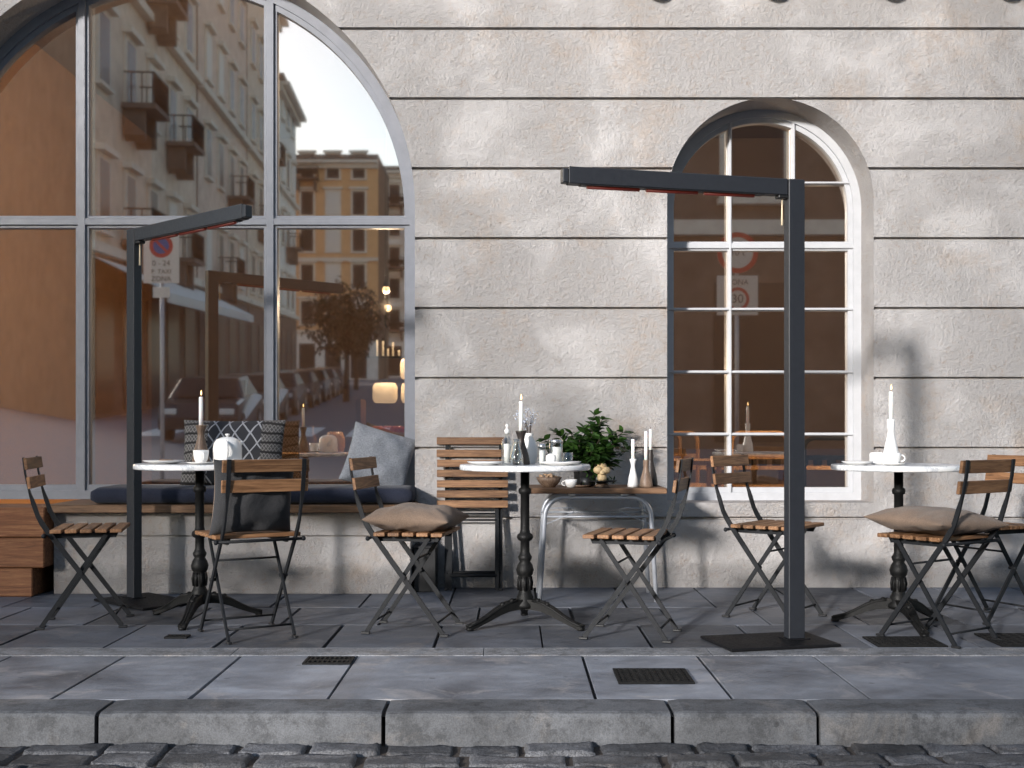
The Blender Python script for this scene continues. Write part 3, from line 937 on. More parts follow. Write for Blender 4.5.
def holder(x, y, z, h, rb, mat, label, ch, cr=0.0105, flame=True, clabel='', stepped=False, top=None):
    top = top or rb * 0.62
    mb = MB(); mb.lathe([(rb * 0.95, 0), (rb, 0.004), (rb * 0.98, h * 0.10), (rb * 0.86, h * 0.28), (rb * 0.60, h * 0.50), (rb * 0.42, h * 0.66), (rb * 0.37, h * 0.74), (rb * 0.44, h * 0.84), (top * 0.92, h * 0.94), (top, h * 0.99), (top * 0.95, h), (cr * 1.05, h), (cr * 1.05, h - 0.012), (0, h - 0.012)], n=32)
    o = mb.build('candle_holder', mat, loc=(x, y, z)); tag(o, label, 'candle holder')
    e = empty('candle', (x, y, z + h - 0.011)); tag(e, clabel, 'candle')
    mb = MB()
    if stepped: mb.lathe([(cr, 0), (cr, ch * 0.72), (cr * 0.66, ch * 0.745), (cr * 0.62, ch * 0.99), (cr * 0.3, ch)], n=16)
    else: mb.lathe([(cr, 0), (cr * 0.96, ch * 0.6), (cr * 0.90, ch * 0.985), (cr * 0.6, ch)], n=16)
    mb.build('wax_stick', M['wax'], e)
    mb = MB(); mb.cyl((0, 0, ch - .002), (0.001, 0, ch + 0.010), 0.0012, n=6); mb.build('wick', M['black'], e)
    if flame:
        mb = MB(); mb.lathe([(0.0012, 0), (0.0038, 0.007), (0.0030, 0.015), (0.0004, 0.026)], (0.001, 0, ch + 0.007), 10); mb.build('flame', M['flame'], e)
    return o

def onT(i, px, dy=0.0):
    """point on table i, under picture column px"""
    y = T[i][1] + dy
    return ((px - 512) * y / F, y)

# left table
x, y = onT(0, 164, -0.05); plate(x, y, 0.098, 'white plate at the left edge of the left table')
mb = MB(); mb.sphere((0, 0, 0), 0.03, 12, (1.3, 0.9, 0.28)); tag(mb.build('biscuit', M['turned'], loc=(x + 0.01, y, TZ + 0.0138)), 'small brown biscuit on the plate of the left table', 'biscuit')
x, y = onT(0, 201, -0.13); saucer(x, y, 'saucer under the white cup on the left table'); cup(x, y, 'white cup on a saucer in front of the wooden candlestick', R(-60), r=0.037, h=0.060)
x, y = onT(0, 201, 0.05); holder(x, y, TZ, 0.185, 0.042, M['turned'], 'waisted brown wooden candle holder on the left table', 0.150, clabel='lit white candle in the wooden holder on the left table')
x, y = onT(0, 227.5, -0.08)
e = empty('teapot', (x, y, TZ), 0); tag(e, 'white domed teapot with a knob on the left table', 'teapot')
mb = MB(); mb.lathe([(0.064, 0), (0.068, 0.004), (0.068, 0.075), (0.064, 0.098), (0.052, 0.116), (0.030, 0.126), (0.012, 0.129)], n=36); mb.build('body', M['ceramic'], e)
mb = MB(); mb.lathe([(0.005, 0.127), (0.006, 0.134), (0.012, 0.138), (0.010, 0.143), (0.0, 0.144)], n=16); mb.build('knob', M['ceramic'], e)
mb = MB(); mb.tube([(0.010 + 0.012 * math.sin(a), -0.062 - 0.030 * math.sin(a), 0.066 + 0.040 * math.cos(a)) for a in [PI * k / 12 for k in range(13)]], 0.006, 8); mb.build('handle', M['ceramic'], e)
mb = MB(); mb.tube([(0.01, 0.06, 0.05), (0.03, 0.085, 0.075), (0.045, 0.105, 0.105)], 0.012, 10, rad=[0.014, 0.010, 0.008]); mb.build('spout', M['ceramic'], e)

# centre table
x, y = onT(1, 486, -0.10); plate(x, y, 0.088, 'white plate on the left side of the centre table')
x, y = onT(1, 560, -0.12); plate(x, y, 0.098, 'white plate under the sugar shaker on the centre table')
x, y = onT(1, 521, -0.05); holder(x, y, TZ, 0.158, 0.042, M['turned_dark'], 'black waisted candle holder on the centre table', 0.148, clabel='lit white candle in the black holder on the centre table')
def bottle(name, px, dy, i, prof, label, cat, cap=None, fill=None):
    x, y = onT(i, px, dy)
    e = empty(name, (x, y, TZ)); tag(e, label, cat)
    mb = MB(); mb.lathe(prof, n=28); mb.build('body', M['glass'], e)
    if cap: mb = MB(); mb.lathe(cap, n=20); mb.build('stopper', M['matte_white'], e)
    if fill: mb = MB(); mb.lathe(fill, n=20); mb.build('filling', M['milk'], e)
    return e
bottle('glass_bottle', 507, 0.03, 1, [(0.024, 0), (0.027, 0.004), (0.027, 0.095), (0.022, 0.115), (0.011, 0.128), (0.010, 0.143), (0.012, 0.148)], 'clear glass bottle with white stopper on the centre table', 'bottle',
       [(0.008, 0.140), (0.012, 0.150), (0.013, 0.162), (0.007, 0.165), (0.004, 0.172), (0.009, 0.184), (0.0, 0.192)], [(0.0145, 0.005), (0.015, 0.095), (0.0, 0.097)])
bottle('glass_carafe', 516.5, -0.13, 1, [(0.030, 0), (0.033, 0.004), (0.030, 0.04), (0.018, 0.085), (0.012, 0.105), (0.016, 0.12), (0.015, 0.12), (0.011, 0.105), (0.017, 0.085), (0.028, 0.04), (0.0, 0.006)], 'low clear glass carafe in front of the black candle holder', 'carafe')
x, y = onT(1, 529, 0.07)
e = empty('vase', (x, y, TZ)); tag(e, 'white bulbous vase with dried flowers behind the black candle holder', 'vase')
mb = MB(); mb.lathe([(0.028, 0), (0.033, 0.004), (0.044, 0.045), (0.043, 0.075), (0.032, 0.105), (0.020, 0.125), (0.019, 0.140), (0.022, 0.146), (0.018, 0.146), (0.016, 0.12), (0.0, 0.1)], n=32); mb.build('body', M['matte_white'], e)
e2 = empty('dried_flowers', (x, y, TZ + 0.13)); tag(e2, 'sprig of pale blue grey dried flowers in the white vase', 'flowers')
M['petal'] = plain('pale_dried_petal', (0.50, 0.53, 0.60), 0.8, 0, 0.2)
ms = MB(); mp = MB()
for k in range(16):
    a = random.uniform(0, 2 * PI); l = random.uniform(0.05, 0.125); lean_ = random.uniform(0.1, 0.62)
    p1 = Vector((math.cos(a) * l * lean_, math.sin(a) * l * lean_, l))
    ms.tube([(0, 0, -0.05), p1 * 0.5 + Vector((0, 0, 0.01)), p1], 0.0009, 5)
    for q in range(7):
        c = p1 + Vector((random.gauss(0, 0.010), random.gauss(0, 0.010), random.gauss(0, 0.012)))
        mp.sphere(c, random.uniform(0.0025, 0.0048), 6, (1, 1, 0.8))
ms.build('stems', M['stem'], e2); mp.build('blossoms', M['petal'], e2)
x0 = 0
bottle('salt_shaker', 542, -0.02, 1, [(0.018, 0), (0.0195, 0.003), (0.017, 0.05), (0.016, 0.082)], 'glass salt shaker with metal cap, left of the sugar bowl', 'shaker', None, [(0.014, 0.004), (0.013, 0.065), (0, 0.066)])
KK = [c for c in C.objects if c.name == 'salt_shaker'][0]
mb = MB(); mb.lathe([(0.0185, 0.080), (0.019, 0.084), (0.018, 0.096), (0.0, 0.100)], n=20); mb.build('cap', M['chrome'], KK)
x, y = onT(1, 551, -0.13)
e = empty('sugar_bowl', (x, y, TZ + 0.0045)); tag(e, 'small cream sugar bowl with spoon between the shaker and the tall jar', 'sugar bowl')
mb = MB(); mb.lathe([(0.016, 0), (0.022, 0.012), (0.024, 0.028), (0.021, 0.040), (0.010, 0.048), (0, 0.049)], n=24); mb.build('body', M['ceramic'], e)
mb = MB(); mb.tube([(0, 0, 0.045), (0.0, 0, 0.075), (-0.004, 0, 0.108)], 0.002, 6); mb.build('spoon', M['steel'], e)
x, y = onT(1, 556, 0.05)
e = empty('storage_jar', (x, y, TZ)); tag(e, 'tall glass jar of white sugar on the centre table', 'jar')
mb = MB(); mb.lathe([(0.030, 0), (0.032, 0.003), (0.032, 0.098), (0.029, 0.104)], n=28); mb.build('body', M['glass'], e)
mb = MB(); mb.lathe([(0.028, 0.004), (0.029, 0.080), (0, 0.081)], n=24); mb.build('filling', M['milk'], e)
mb = MB(); mb.lathe([(0.033, 0.100), (0.034, 0.104), (0.034, 0.112), (0.030, 0.116), (0, 0.117)], n=28); mb.build('lid', M['chrome'], e)
x, y = onT(1, 566, -0.03); bottle('glass_tumbler', 568, -0.01, 1, [(0.020, 0), (0.022, 0.003), (0.024, 0.055), (0.0225, 0.055), (0.020, 0.006), (0, 0.005)], 'small clear tumbler right of the tall jar', 'glass')

# right table
x, y = onT(2, 857.5, -0.06); plate(x, y, 0.072, 'white plate at the left edge of the right table')
x, y = onT(2, 891, -0.02); holder(x, y, TZ, 0.212, 0.040, M['matte_white'], 'tall white bottle shaped candle holder on the right table', 0.140, clabel='lit white candle in the tall white holder on the right table', top=0.019)
x, y = onT(2, 893, -0.12); saucer(x, y, 'saucer under the white cup on the right table', r=0.055)
cup(x + 0.006, y, 'white cup with round handle on the right table', R(-15), r=0.030, h=0.05)
x, y = onT(2, 876.5, 0.0)
mb = MB(); mb.box((0, 0, 0.029), (0.052, 0.052, 0.056), Matrix.Rotation(R(12), 3, 'Z'), ch=0.008)
tag(mb.build('sugar_cube_box', M['ceramic'], loc=(x, y, TZ)), 'squarish white sugar box on the right table', 'sugar box')

# ------------------------------------------------------------------ side table by the wall
sx0, sx1, sy0, sy1 = 0.104, 0.815, 6.05, 6.46
side = empty('side_table', ((sx0 + sx1) / 2, (sy0 + sy1) / 2, 0)); tag(side, 'low side table with wooden top and curved grey tube legs against the wall', 'table')
hw = (sx1 - sx0) / 2
mb = MB(); mb.box((0.0, 0, 0.594), (2 * hw + 0.02, 0.415, 0.030), ch=0.004); mb.build('tabletop', M['tabletop_wood'], side)
for yy in (-0.175, 0.175):
    mb = MB()
    hl = 0.312; r_ = 0.105; tops = 0.558
    sgn = 0.028
    pts = [(-hl, yy, 0.0)]
    pts += [(-hl + sgn, yy, tops - r_)]
    pts += [(-hl + sgn + r_ - r_ * math.cos(a), yy, tops - r_ + r_ * math.sin(a)) for a in [PI / 2 * k / 8 for k in range(1, 9)]]
    pts += [(-p[0], p[1], p[2]) for p in pts[::-1]]
    mb.tube(pts, 0.0125, 12); mb.build('leg', M['galv'], side)
mb = MB()
for yy in (-0.175, 0.175): mb.cyl((-0.285, yy, 0.455), (0.285, yy, 0.455), 0.006, n=8)
for s in (-1, 1):
    mb.cyl((s * 0.285, -0.175, 0.455), (s * 0.285, 0.175, 0.455), 0.006, n=8)
    mb.tube([(s * 0.275, -0.178, 0.50), (s * 0.14, -0.178, 0.503), (s * 0.115, -0.178, 0.490), (s * 0.14, -0.178, 0.474), (s * 0.29, -0.178, 0.41)], 0.003, 6)
mb.build('wire_brace', M['galv'], side)
for s in (-0.14, 0.14):
    for yy in (-0.18, 0.18): mb = MB(); mb.box((s, yy, 0.574), (0.036, 0.040, 0.012), ch=0.002); mb.build('bracket', M['frame'], side)
SZ = 0.6095
def onS(px, dy=0.0):
    y = 6.24 + dy
    return ((px - 512) * y / F, y)
# wooden bowl of nuts
x, y = onS(549, -0.07)
e = empty('bowl', (x, y, SZ)); tag(e, 'shallow brown wooden bowl of nuts at the left end of the side table', 'bowl')
mb = MB(); mb.lathe([(0.030, 0), (0.036, 0.003), (0.060, 0.030), (0.070, 0.055), (0.066, 0.055), (0.055, 0.03), (0.030, 0.010), (0, 0.008)], n=32); mb.build('bowl_body', M['turned'], e)
mb = MB()
for k in range(34):
    a = random.uniform(0, 2 * PI); rr = 0.05 * math.sqrt(random.random())
    mb.sphere((rr * math.cos(a), rr * math.sin(a), 0.052 + random.uniform(0, 0.016)), random.uniform(0.006, 0.010), 7, (1.2, 0.9, 0.8))
M['nut'] = plain('pale_nut_shell', (0.42, 0.27, 0.16), 0.6, 0, 0.35, 60)
mb.build('nuts', M['nut'], e)
x, y = onS(571, -0.11); cup(x, y, 'small cream cup next to the wooden bowl on the side table', R(170), z=SZ, saucer=False, r=0.034, h=0.042)
x, y = onS(578, -0.06)
mb = MB(); mb.lathe([(0.055, 0), (0.068, 0.006), (0.070, 0.012), (0.064, 0.010), (0, 0.005)], n=32)
tag(mb.build('small_dish', M['turned'], loc=(x, y, SZ)), 'low brown dish in front of the plant pot', 'dish')
# mushroom ornament on a dark tray
x, y = onS(602, -0.10)
e = empty('tray', (x, y, SZ)); tag(e, 'dark footed tray carrying a beige mushroom ornament', 'tray')
mb = MB(); mb.lathe([(0.045, 0), (0.030, 0.006), (0.022, 0.018), (0.030, 0.028), (0.075, 0.031), (0.082, 0.036), (0.076, 0.036), (0, 0.033)], n=32); mb.build('dish', M['black'], e)
mb = MB(); mb.lathe([(0.034, 0.0), (0.04, 0.008), (0.03, 0.020), (0, 0.026)], n=20); mb.build('foot', M['turned'], e)
e = empty('mushroom_ornament', (x, y, SZ + 0.0355)); tag(e, 'beige ornament of clustered round mushrooms on the side table', 'ornament')
M['beige'] = plain('beige_porous', (0.55, 0.40, 0.22), 0.7, 0, 0.18, 45, 0.5)
mb = MB(); mb.lathe([(0.022, 0), (0.026, 0.01), (0.024, 0.03), (0.020, 0.045)], n=20); mb.build('stalk', M['beige'], e)
for (ax, ay, az, ar) in ((-0.022, -0.010, 0.058, 0.026), (0.020, -0.012, 0.056, 0.025), (0.0, 0.012, 0.078, 0.026), (0.0, -0.02, 0.045, 0.018)):
    mb = MB(); mb.sphere((ax, ay, az), ar, 16, (1, 1, 0.82)); mb.build('cap', M['beige'], e)
x, y = onS(633, -0.06); holder(x, y, SZ, 0.152, 0.030, M['matte_white'], 'white waisted candle holder on the side table', 0.118, cr=0.010, flame=False, clabel='unlit white candle in the white holder on the side table', top=0.019)
x, y = onS(646, -0.10); holder(x, y, SZ, 0.148, 0.036, M['turned'], 'brown wooden candle holder in front of the black one on the side table', 0.165, cr=0.0095, flame=False, clabel='front white candle in the brown holder on the side table', top=0.0155)
x, y = onS(650.5, 0.05); holder(x, y, SZ, 0.200, 0.040, M['turned_dark'], 'black candle holder behind the brown one on the side table', 0.125, cr=0.0085, flame=False, clabel='rear white candle in the black holder on the side table', top=0.013)

# plant
def leaf(mb, base, d, up, L, W):
    """pointed folded leaf"""
    d = d.normalized(); s = d.cross(up)
    s = s.normalized() if s.length > 1e-4 else Vector((1, 0, 0))
    nn = s.cross(d)
    ts = [0, 0.18, 0.42, 0.7, 1.0]; ws = [0.06, 0.75, 1.0, 0.62, 0.0]
    mid, lf, rt = [], [], []
    for t_, w_ in zip(ts, ws):
        drop = -0.22 * L * t_ * t_
        c = base + d * (L * t_) + Vector((0, 0, drop))
        mid.append(mb.bm.verts.new(c))
        if w_ > 0:
            lf.append(mb.bm.verts.new(c + s * W / 2 * w_ + nn * W * 0.16 * w_)); rt.append(mb.bm.verts.new(c - s * W / 2 * w_ + nn * W * 0.16 * w_))
    for i in range(3):
        mb._face([mid[i], mid[i + 1], lf[i + 1], lf[i]], True); mb._face([mid[i], rt[i], rt[i + 1], mid[i + 1]], True)
    mb._face([mid[3], mid[4], lf[3]], True); mb._face([mid[3], rt[3], mid[4]], True)

x, y = onS(585, 0.06)
plant = empty('potted_plant', (x, y, SZ)); tag(plant, 'bushy dark green potted plant on the side table', 'plant')
mb = MB(); mb.lathe([(0.050, 0), (0.056, 0.005), (0.066, 0.10), (0.070, 0.112), (0.062, 0.112), (0.058, 0.09), (0, 0.088)], n=28); mb.build('pot', M['black'], plant)
ms = MB(); ml = MB(); ml.smooth = True
tips = [(-0.235, -0.03, 0.265), (-0.17, 0.02, 0.31), (-0.12, -0.07, 0.22), (-0.08, 0.0, 0.30), (-0.04, -0.09, 0.27), (0.0, 0.03, 0.33), (0.05, -0.05, 0.34), (0.10, 0.0, 0.385), (0.055, 0.02, 0.41),
        (0.15, -0.05, 0.30), (0.22, 0.0, 0.31), (0.19, 0.03, 0.26), (0.12, -0.09, 0.22), (0.16, -0.03, 0.19), (-0.16, -0.05, 0.20), (-0.10, -0.1, 0.17), (0.03, -0.12, 0.20), (0.09, 0.05, 0.28), (-0.04, 0.05, 0.24), (0.14, 0.02, 0.22), (0.0, -0.1, 0.15), (-0.07,-0.06,0.26), (0.03,-0.02,0.28), (0.08,-0.07,0.27), (-0.13, 0.0, 0.26),
        (-0.02, -0.06, 0.21), (0.06, -0.10, 0.16), (-0.06, -0.03, 0.18), (0.11, -0.04, 0.15), (0.0,0.0,0.25)]
tips += [(a * random.uniform(.7, 1.0) + random.gauss(0, .03), b * 1.0 + random.gauss(0, .03), c * random.uniform(.7, .95)) for a, b, c in tips]
for tx, ty, tz in tips:
    b = Vector((random.uniform(-.02, .02), random.uniform(-.02, .02), 0.085)); e_ = Vector((tx * 0.95, ty * 1.1, tz * 0.95))
    m = Vector((tx * 0.35, ty * 0.4, tz * 0.68))
    path = []
    for k in range(9):
        s_ = k / 8
        path.append(b * (1 - s_) ** 2 + m * 2 * s_ * (1 - s_) + e_ * s_ ** 2)
    ms.tube(path, 0.002, 5)
    for k in range(3, 9):
        for q in range(3 if k < 8 else 5):
            d = (path[k] - path[k - 1]).normalized()
            a = random.uniform(0, 2 * PI)
            o_ = Vector((math.cos(a), math.sin(a), random.uniform(-0.5, 0.5)))
            dd = d * 0.7 + o_ * 0.9
            leaf(ml, path[k], dd, Vector((0, 0, 1)) + 0.6 * Vector((random.uniform(-1, 1), random.uniform(-1, 1), 0)), random.uniform(0.050, 0.085), random.uniform(0.023, 0.035))
ms.build('stems', M['stem'], plant); ml.build('foliage', M['leaf'], plant, recalc=False)
# small trailing plant by the tray
x, y = onS(596, -0.05)
small = empty('trailing_plant', (x, y, SZ)); tag(small, 'small dark trailing succulent in a black pot beside the mushroom ornament', 'plant')
mb = MB(); mb.lathe([(0.028, 0), (0.034, 0.05), (0.030, 0.05), (0, 0.045)], n=20); mb.build('pot', M['black'], small, loc=(-0.055, 0, 0))
ml = MB(); ml.smooth = True
for k in range(70):
    a = random.uniform(0, 2 * PI)
    b = Vector((random.uniform(-0.075, 0.10), random.uniform(-0.04, 0.03), random.uniform(0.012, 0.05)))
    leaf(ml, b, Vector((math.cos(a), math.sin(a) * 0.6, random.uniform(-0.1, 1.0))), Vector((0, 0, 1)), random.uniform(0.025, 0.055), 0.009)
ml.build('foliage', M['leaf'], small, recalc=False)

# ------------------------------------------------------------------ patio heaters
def heater(px, py, ang, label):
    root = empty('patio_heater', (px, py, 0), R(ang)); tag(root, label, 'patio heater', 'bent arm patio heaters')
    mb = MB(); mb.box((0.118, 0, 0.009), (0.50, 0.325, 0.012), ch=0.003); mb.box((0, 0, 0.017), (0.11, 0.08, 0.006), ch=0.002)
    mb.build('base_plate', M['plate_black'], root)
    mb = MB(); mb.box((0, 0, 1.008), (0.075, 0.050, 1.980), ch=0.003); mb.build('pole', M['lamp'], root)
    mb = MB(); mb.box((0.533, 0, 1.963), (0.980, 0.050, 0.070), ch=0.003)
    mb.box((1.035, 0, 1.961), (0.026, 0.044, 0.060), ch=0.004)
    mb.build('arm', M['lamp'], root)
    mb = MB(); mb.box((0.0402, 0, 1.955), (0.006, 0.042, 0.082)); mb.box((0.062, 0, 1.922), (0.040, 0.040, 0.014), ch=0.003); mb.build('hinge', M['black'], root)
    mb = MB(); mb.box((0.56, 0, 1.9275), (0.82, 0.040, 0.006)); mb.build('lamp_housing', M['black'], root)
    for k in range(3):
        mb = MB(); mb.cyl((0.19 + 0.26 * k, 0, 1.922), (0.42 + 0.26 * k, 0, 1.922), 0.009, n=10); mb.build('heating_tube', M['heater'], root)
    mb = MB(); mb.cyl((0.058, 0, 1.920), (0.058, 0, 1.80), 0.0018, 0.0055, n=8); mb.build('pull_cord', M['cord'], root)
    return root
M['plate_black'] = plain('black_base_plate', (0.008, 0.008, 0.009), 0.55, 0, 0.2, 60, 0.15, spec=0.1)
M['cord'] = plain('pale_cord', (0.72, 0.60, 0.42), 0.7)
heater(1.222, 4.925, 180 + 13.7, 'dark grey patio heater with an arm reaching left in front of the small window')
heater(-2.035, 6.13, -42, 'dark grey patio heater in front of the large window, arm pointing to the viewer')

# ------------------------------------------------------------------ cafe interior
M['lit'] = NT('lit_paper_shade'); M['lit'].color((0.9, 0.8, 0.6)); M['lit'].set(Emission_Color=(1, 0.72, 0.42, 1), Emission_Strength=0.8); M['lit'] = M['lit'].m
M['bulb'] = NT('glowing_bulb'); M['bulb'].set(Emission_Color=(1, 0.62, 0.28, 1), Emission_Strength=4.0); M['bulb'] = M['bulb'].m
M['red'] = plain('red_apple', (0.55, 0.07, 0.035), 0.35, 0, 0.2)
M['crate'] = wood('pale_crate_wood', (0.45, 0.24, 0.11), (0.60, 0.36, 0.18), 'x', 0.6)
def pendant(px, py, Y, energy, label, r=0.05):
    p = at(px, py, Y)
    e = empty('pendant_lamp', p); tag(e, label, 'lamp', 'glowing pendant lamps inside the cafe')
    mb = MB(); mb.sphere((0, 0, 0), r, 14); mb.build('bulb', M['bulb'], e)
    mb = MB(); mb.cyl((0, 0, r * 0.9), (0, 0, 3.98 - p.z), 0.004, n=6); mb.lathe([(0.02, r * 0.8), (0.02, r * 0.8 + 0.05)], n=12); mb.build('cord', M['black'], e)
    if energy:
        l = bpy.data.lights.new('bulb_light', 'POINT'); l.energy = energy; l.color = (1, 0.76, 0.52); l.shadow_soft_size = 0.015
        lo = bpy.data.objects.new('bulb_light', l); C.objects.link(lo); lo.parent = e; lo.location = (0, 0, -r - 0.09)
pendant(386, 290, 8.6, 60, 'upper glowing pendant bulb at the right side of the large window', 0.03)
pendant(388, 308, 9.4, 0, 'lower glowing pendant bulb at the right side of the large window', 0.03)
pendant(411, 293, 9.0, 0, 'pendant bulb half hidden by the right jamb of the large window', 0.045)
pendant(-40, 120, 8.4, 380, 'added unseen pendant bulb high behind the left pane of the large window', 0.05)  # from here down: unseen bulbs, added to light the interior
pendant(448, 62, 7.85, 120, 'added unseen pendant bulb behind the wall right of the large window', 0.05)
pendant(200, -60, 8.2, 90, 'added unseen pendant bulb above the middle pane of the large window', 0.05)
pendant(945, 335, 7.75, 60, 'added unseen pendant bulb behind the wall right of the smaller window', 0.05)
pendant(632, 350, 7.9, 14, 'added unseen pendant bulb behind the wall left of the smaller window', 0.05)
pendant(860, 60, 8.6, 50, 'added unseen pendant bulb high behind the smaller window', 0.05)
for k, (px, py, w, hh, lab) in enumerate([(385, 393, 25, 20, 'square lit paper lantern above the grey cushion'), (409, 393, 16, 20, 'lit paper lantern next to the right jamb'), (410, 369, 20, 20, 'upper lit paper lantern near the right jamb')]):
    p = at(px, py, 8.8); s_ = 8.8 / F
    e = empty('paper_lantern', p); tag(e, lab, 'lantern', 'lit lanterns inside the cafe')
    mb = MB(); mb.lathe([(w * s_ * 0.40, -hh * s_ / 2), (w * s_ / 2, -hh * s_ * 0.3), (w * s_ / 2, hh * s_ * 0.3), (w * s_ * 0.40, hh * s_ / 2)], n=24); mb.build('shade', M['lit'], e)
    mb = MB(); mb.cyl((0, 0, hh * s_ / 2), (0, 0, 3.98 - p.z), 0.003, n=6); mb.lathe([(0.02, hh * s_ / 2), (0.02, hh * s_ / 2 + 0.03)], n=12); mb.build('cord', M['black'], e)
e = empty('candle_rack', at(386, 356, 8.2)); tag(e, 'small rack with a row of thin glowing candle lights inside the cafe', 'lamp')
s_ = 8.2 / F
mb = MB(); mb.box((0, 0, -0.01), (0.30, 0.05, 0.012)); mb.cyl((0, 0, 0), (0, 0, 3.98 - at(386, 356, 8.2).z), 0.003, n=6); mb.build('rail', M['black'], e)
for dx, h_ in ((-9, 16), (-3, 15), (2, 7), (7, 14), (13, 6)):
    mb = MB(); mb.cyl((dx * s_, 0, 0), (dx * s_, 0, h_ * s_), 0.008, n=8); mb.build('tube_light', M['lit'], e)
# crate of apples on a stand
p = at(394, 437, 7.55)
e = empty('produce_crate', (p.x, p.y, p.z)); tag(e, 'pale wooden crate of red apples inside the window', 'crate')
mb = MB(); mb.box((0, 0, -0.02), (0.34, 0.24, 0.10), ch=0.004); mb.build('crate_box', M['crate'], e)
for k in range(9):
    mb = MB(); mb.sphere((-0.13 + 0.036 * k + random.uniform(-.01, .01), random.uniform(-0.08, 0.02), 0.045), 0.030, 12); tag(mb.build('apple', M['red'], loc=(p.x, p.y, p.z)), 'red apple in the crate behind the grey cushion', 'apple', 'apples in the crate')
mb = MB()
for s in (-1, 1): mb.box((s * 0.22, 0, -0.20), (0.03, 0.26, 0.9))
for z in (-0.09, -0.26, -0.45): mb.box((0, 0, z), (0.46, 0.27, 0.025))
tag(mb.build('shelf_unit', M['crate'], loc=(p.x, p.y + 0.01, p.z)), 'light wood shelf unit behind the right end of the bench', 'shelf')
# counter with vases
e = empty('counter_table', (-1.35, 8.1, 0.06)); tag(e, 'wooden counter table inside behind the large window', 'table')
mb = MB(); mb.box((0, 0, 0.68), (1.3, 0.5, 0.035), ch=0.004); mb.build('tabletop', M['interior_wood'], e)
for sx_ in (-0.6, 0.6):
    for sy_ in (-0.2, 0.2):
        mb = MB(); mb.box((sx_, sy_, 0.33), (0.04, 0.04, 0.66)); mb.build('leg', M['interior_wood'], e)
for px, h_, r_, lab in ((312, 0.19, 0.035, 'slim brown vase on the counter inside'), (324, 0.10, 0.05, 'low brown jar between the vases inside'), (335, 0.15, 0.07, 'wide brown jar on the counter inside')):
    mb = MB(); mb.lathe([(r_ * .8, 0), (r_, h_ * .3), (r_ * .8, h_ * .6), (r_ * .35, h_ * .8), (r_ * .45, h_)] if h_ > .18 else [(r_ * .8, 0), (r_, h_ * .3), (r_, h_ * .7), (r_ * .7, h_)], n=20)
    tag(mb.build('vase', M['interior_wood'], loc=((px - 512) * 8.0 / F, 8.0, 0.7585)), lab, 'vase')
# tubular wood chairs behind the small window
def cafe_chair(x, y, a, label, w=0.42, h=0.84, tubed=True, mat='interior_wood'):
    e = empty('cafe_chair', (x, y, 0.06), R(a)); tag(e, label, 'chair', 'bent wood chairs inside the cafe')
    mb = MB()
    rr = 0.07
    pts = [(-w / 2, 0.2, 0.0), (-w / 2, 0.2, h - rr)] + [(-w / 2 + rr - rr * math.cos(t_), 0.2, h - rr + rr * math.sin(t_)) for t_ in [PI / 2 * k / 5 for k in range(1, 6)]]
    pts += [(-p[0], p[1], p[2]) for p in pts[::-1]]
    mb.tube(pts, 0.016, 10); mb.build('back_frame', M[mat], e)
    mb = MB(); mb.box((0, 0, 0.44), (w - .02, 0.42, 0.03), ch=0.01); mb.build('seat', M[mat], e)
    mb = MB(); mb.box((0, 0.2, 0.66), (w - 0.03, 0.012, 0.035), ch=0.004); mb.build('back_rail', M[mat], e)
    for s in (-1, 1):
        mb = MB(); mb.cyl((s * (w / 2 - 0.03), -0.18, 0), (s * (w / 2 - 0.03), -0.18, 0.43), 0.014, n=8); mb.build('leg', M[mat], e)
cafe_chair(1.85, 8.25, 4, 'bent wood chair inside, in the middle of the smaller window')
cafe_chair(1.35, 8.5, 30, 'bent wood chair inside, left of the middle one in the smaller window')
cafe_chair(2.30, 8.0, -6, 'dark framed chair inside, at the right of the smaller window', mat='steel', h=0.80)
cafe_chair(1.25, 9.6, 160, 'bent wood chair deep inside behind the other two')
e = empty('cafe_table', (1.15, 7.95, 0.06)); tag(e, 'small wooden table inside behind the smaller window', 'table')
mb = MB(); mb.box((0, 0, 0.64), (0.62, 0.5, 0.03), ch=0.004); mb.build('tabletop', M['interior_wood'], e)
for sx_ in (-0.26, 0.26):
    for sy_ in (-0.2, 0.2):
        mb = MB(); mb.box((sx_, sy_, 0.31), (0.03, 0.03, 0.62)); mb.build('leg', M['interior_wood'], e)
e = empty('wall_shelf', (2.2, 9.2, 0.62)); tag(e, 'long low shelf with small jars inside behind the smaller window', 'shelf')
mb = MB(); mb.box((0, 0, 0), (2.4, 0.3, 0.03)); mb.box((0, 0, -0.3), (2.4, 0.3, 0.03)); mb.build('shelf_board', M['interior_wood'], e)
for s in (-1.15, 0, 1.15):
    mb = MB(); mb.box((s, 0, -0.28), (0.03, 0.28, 0.55)); mb.build('upright', M['interior_wood'], e)
proto_jar = None
for k in range(9):
    if proto_jar is None:
        mb = MB(); mb.lathe([(0.03, 0), (0.035, 0.01), (0.035, 0.07), (0.025, 0.085)], n=14); proto_jar = mb.build('jar', M['steel'])
        o = proto_jar
    else:
        o = proto_jar.copy(); C.objects.link(o)
    o.location = (1.9 + 0.11 * k, 9.12, 0.636); tag(o, 'small dark jar in the row on the shelf inside the cafe', 'jar', 'jars on the shelf inside')

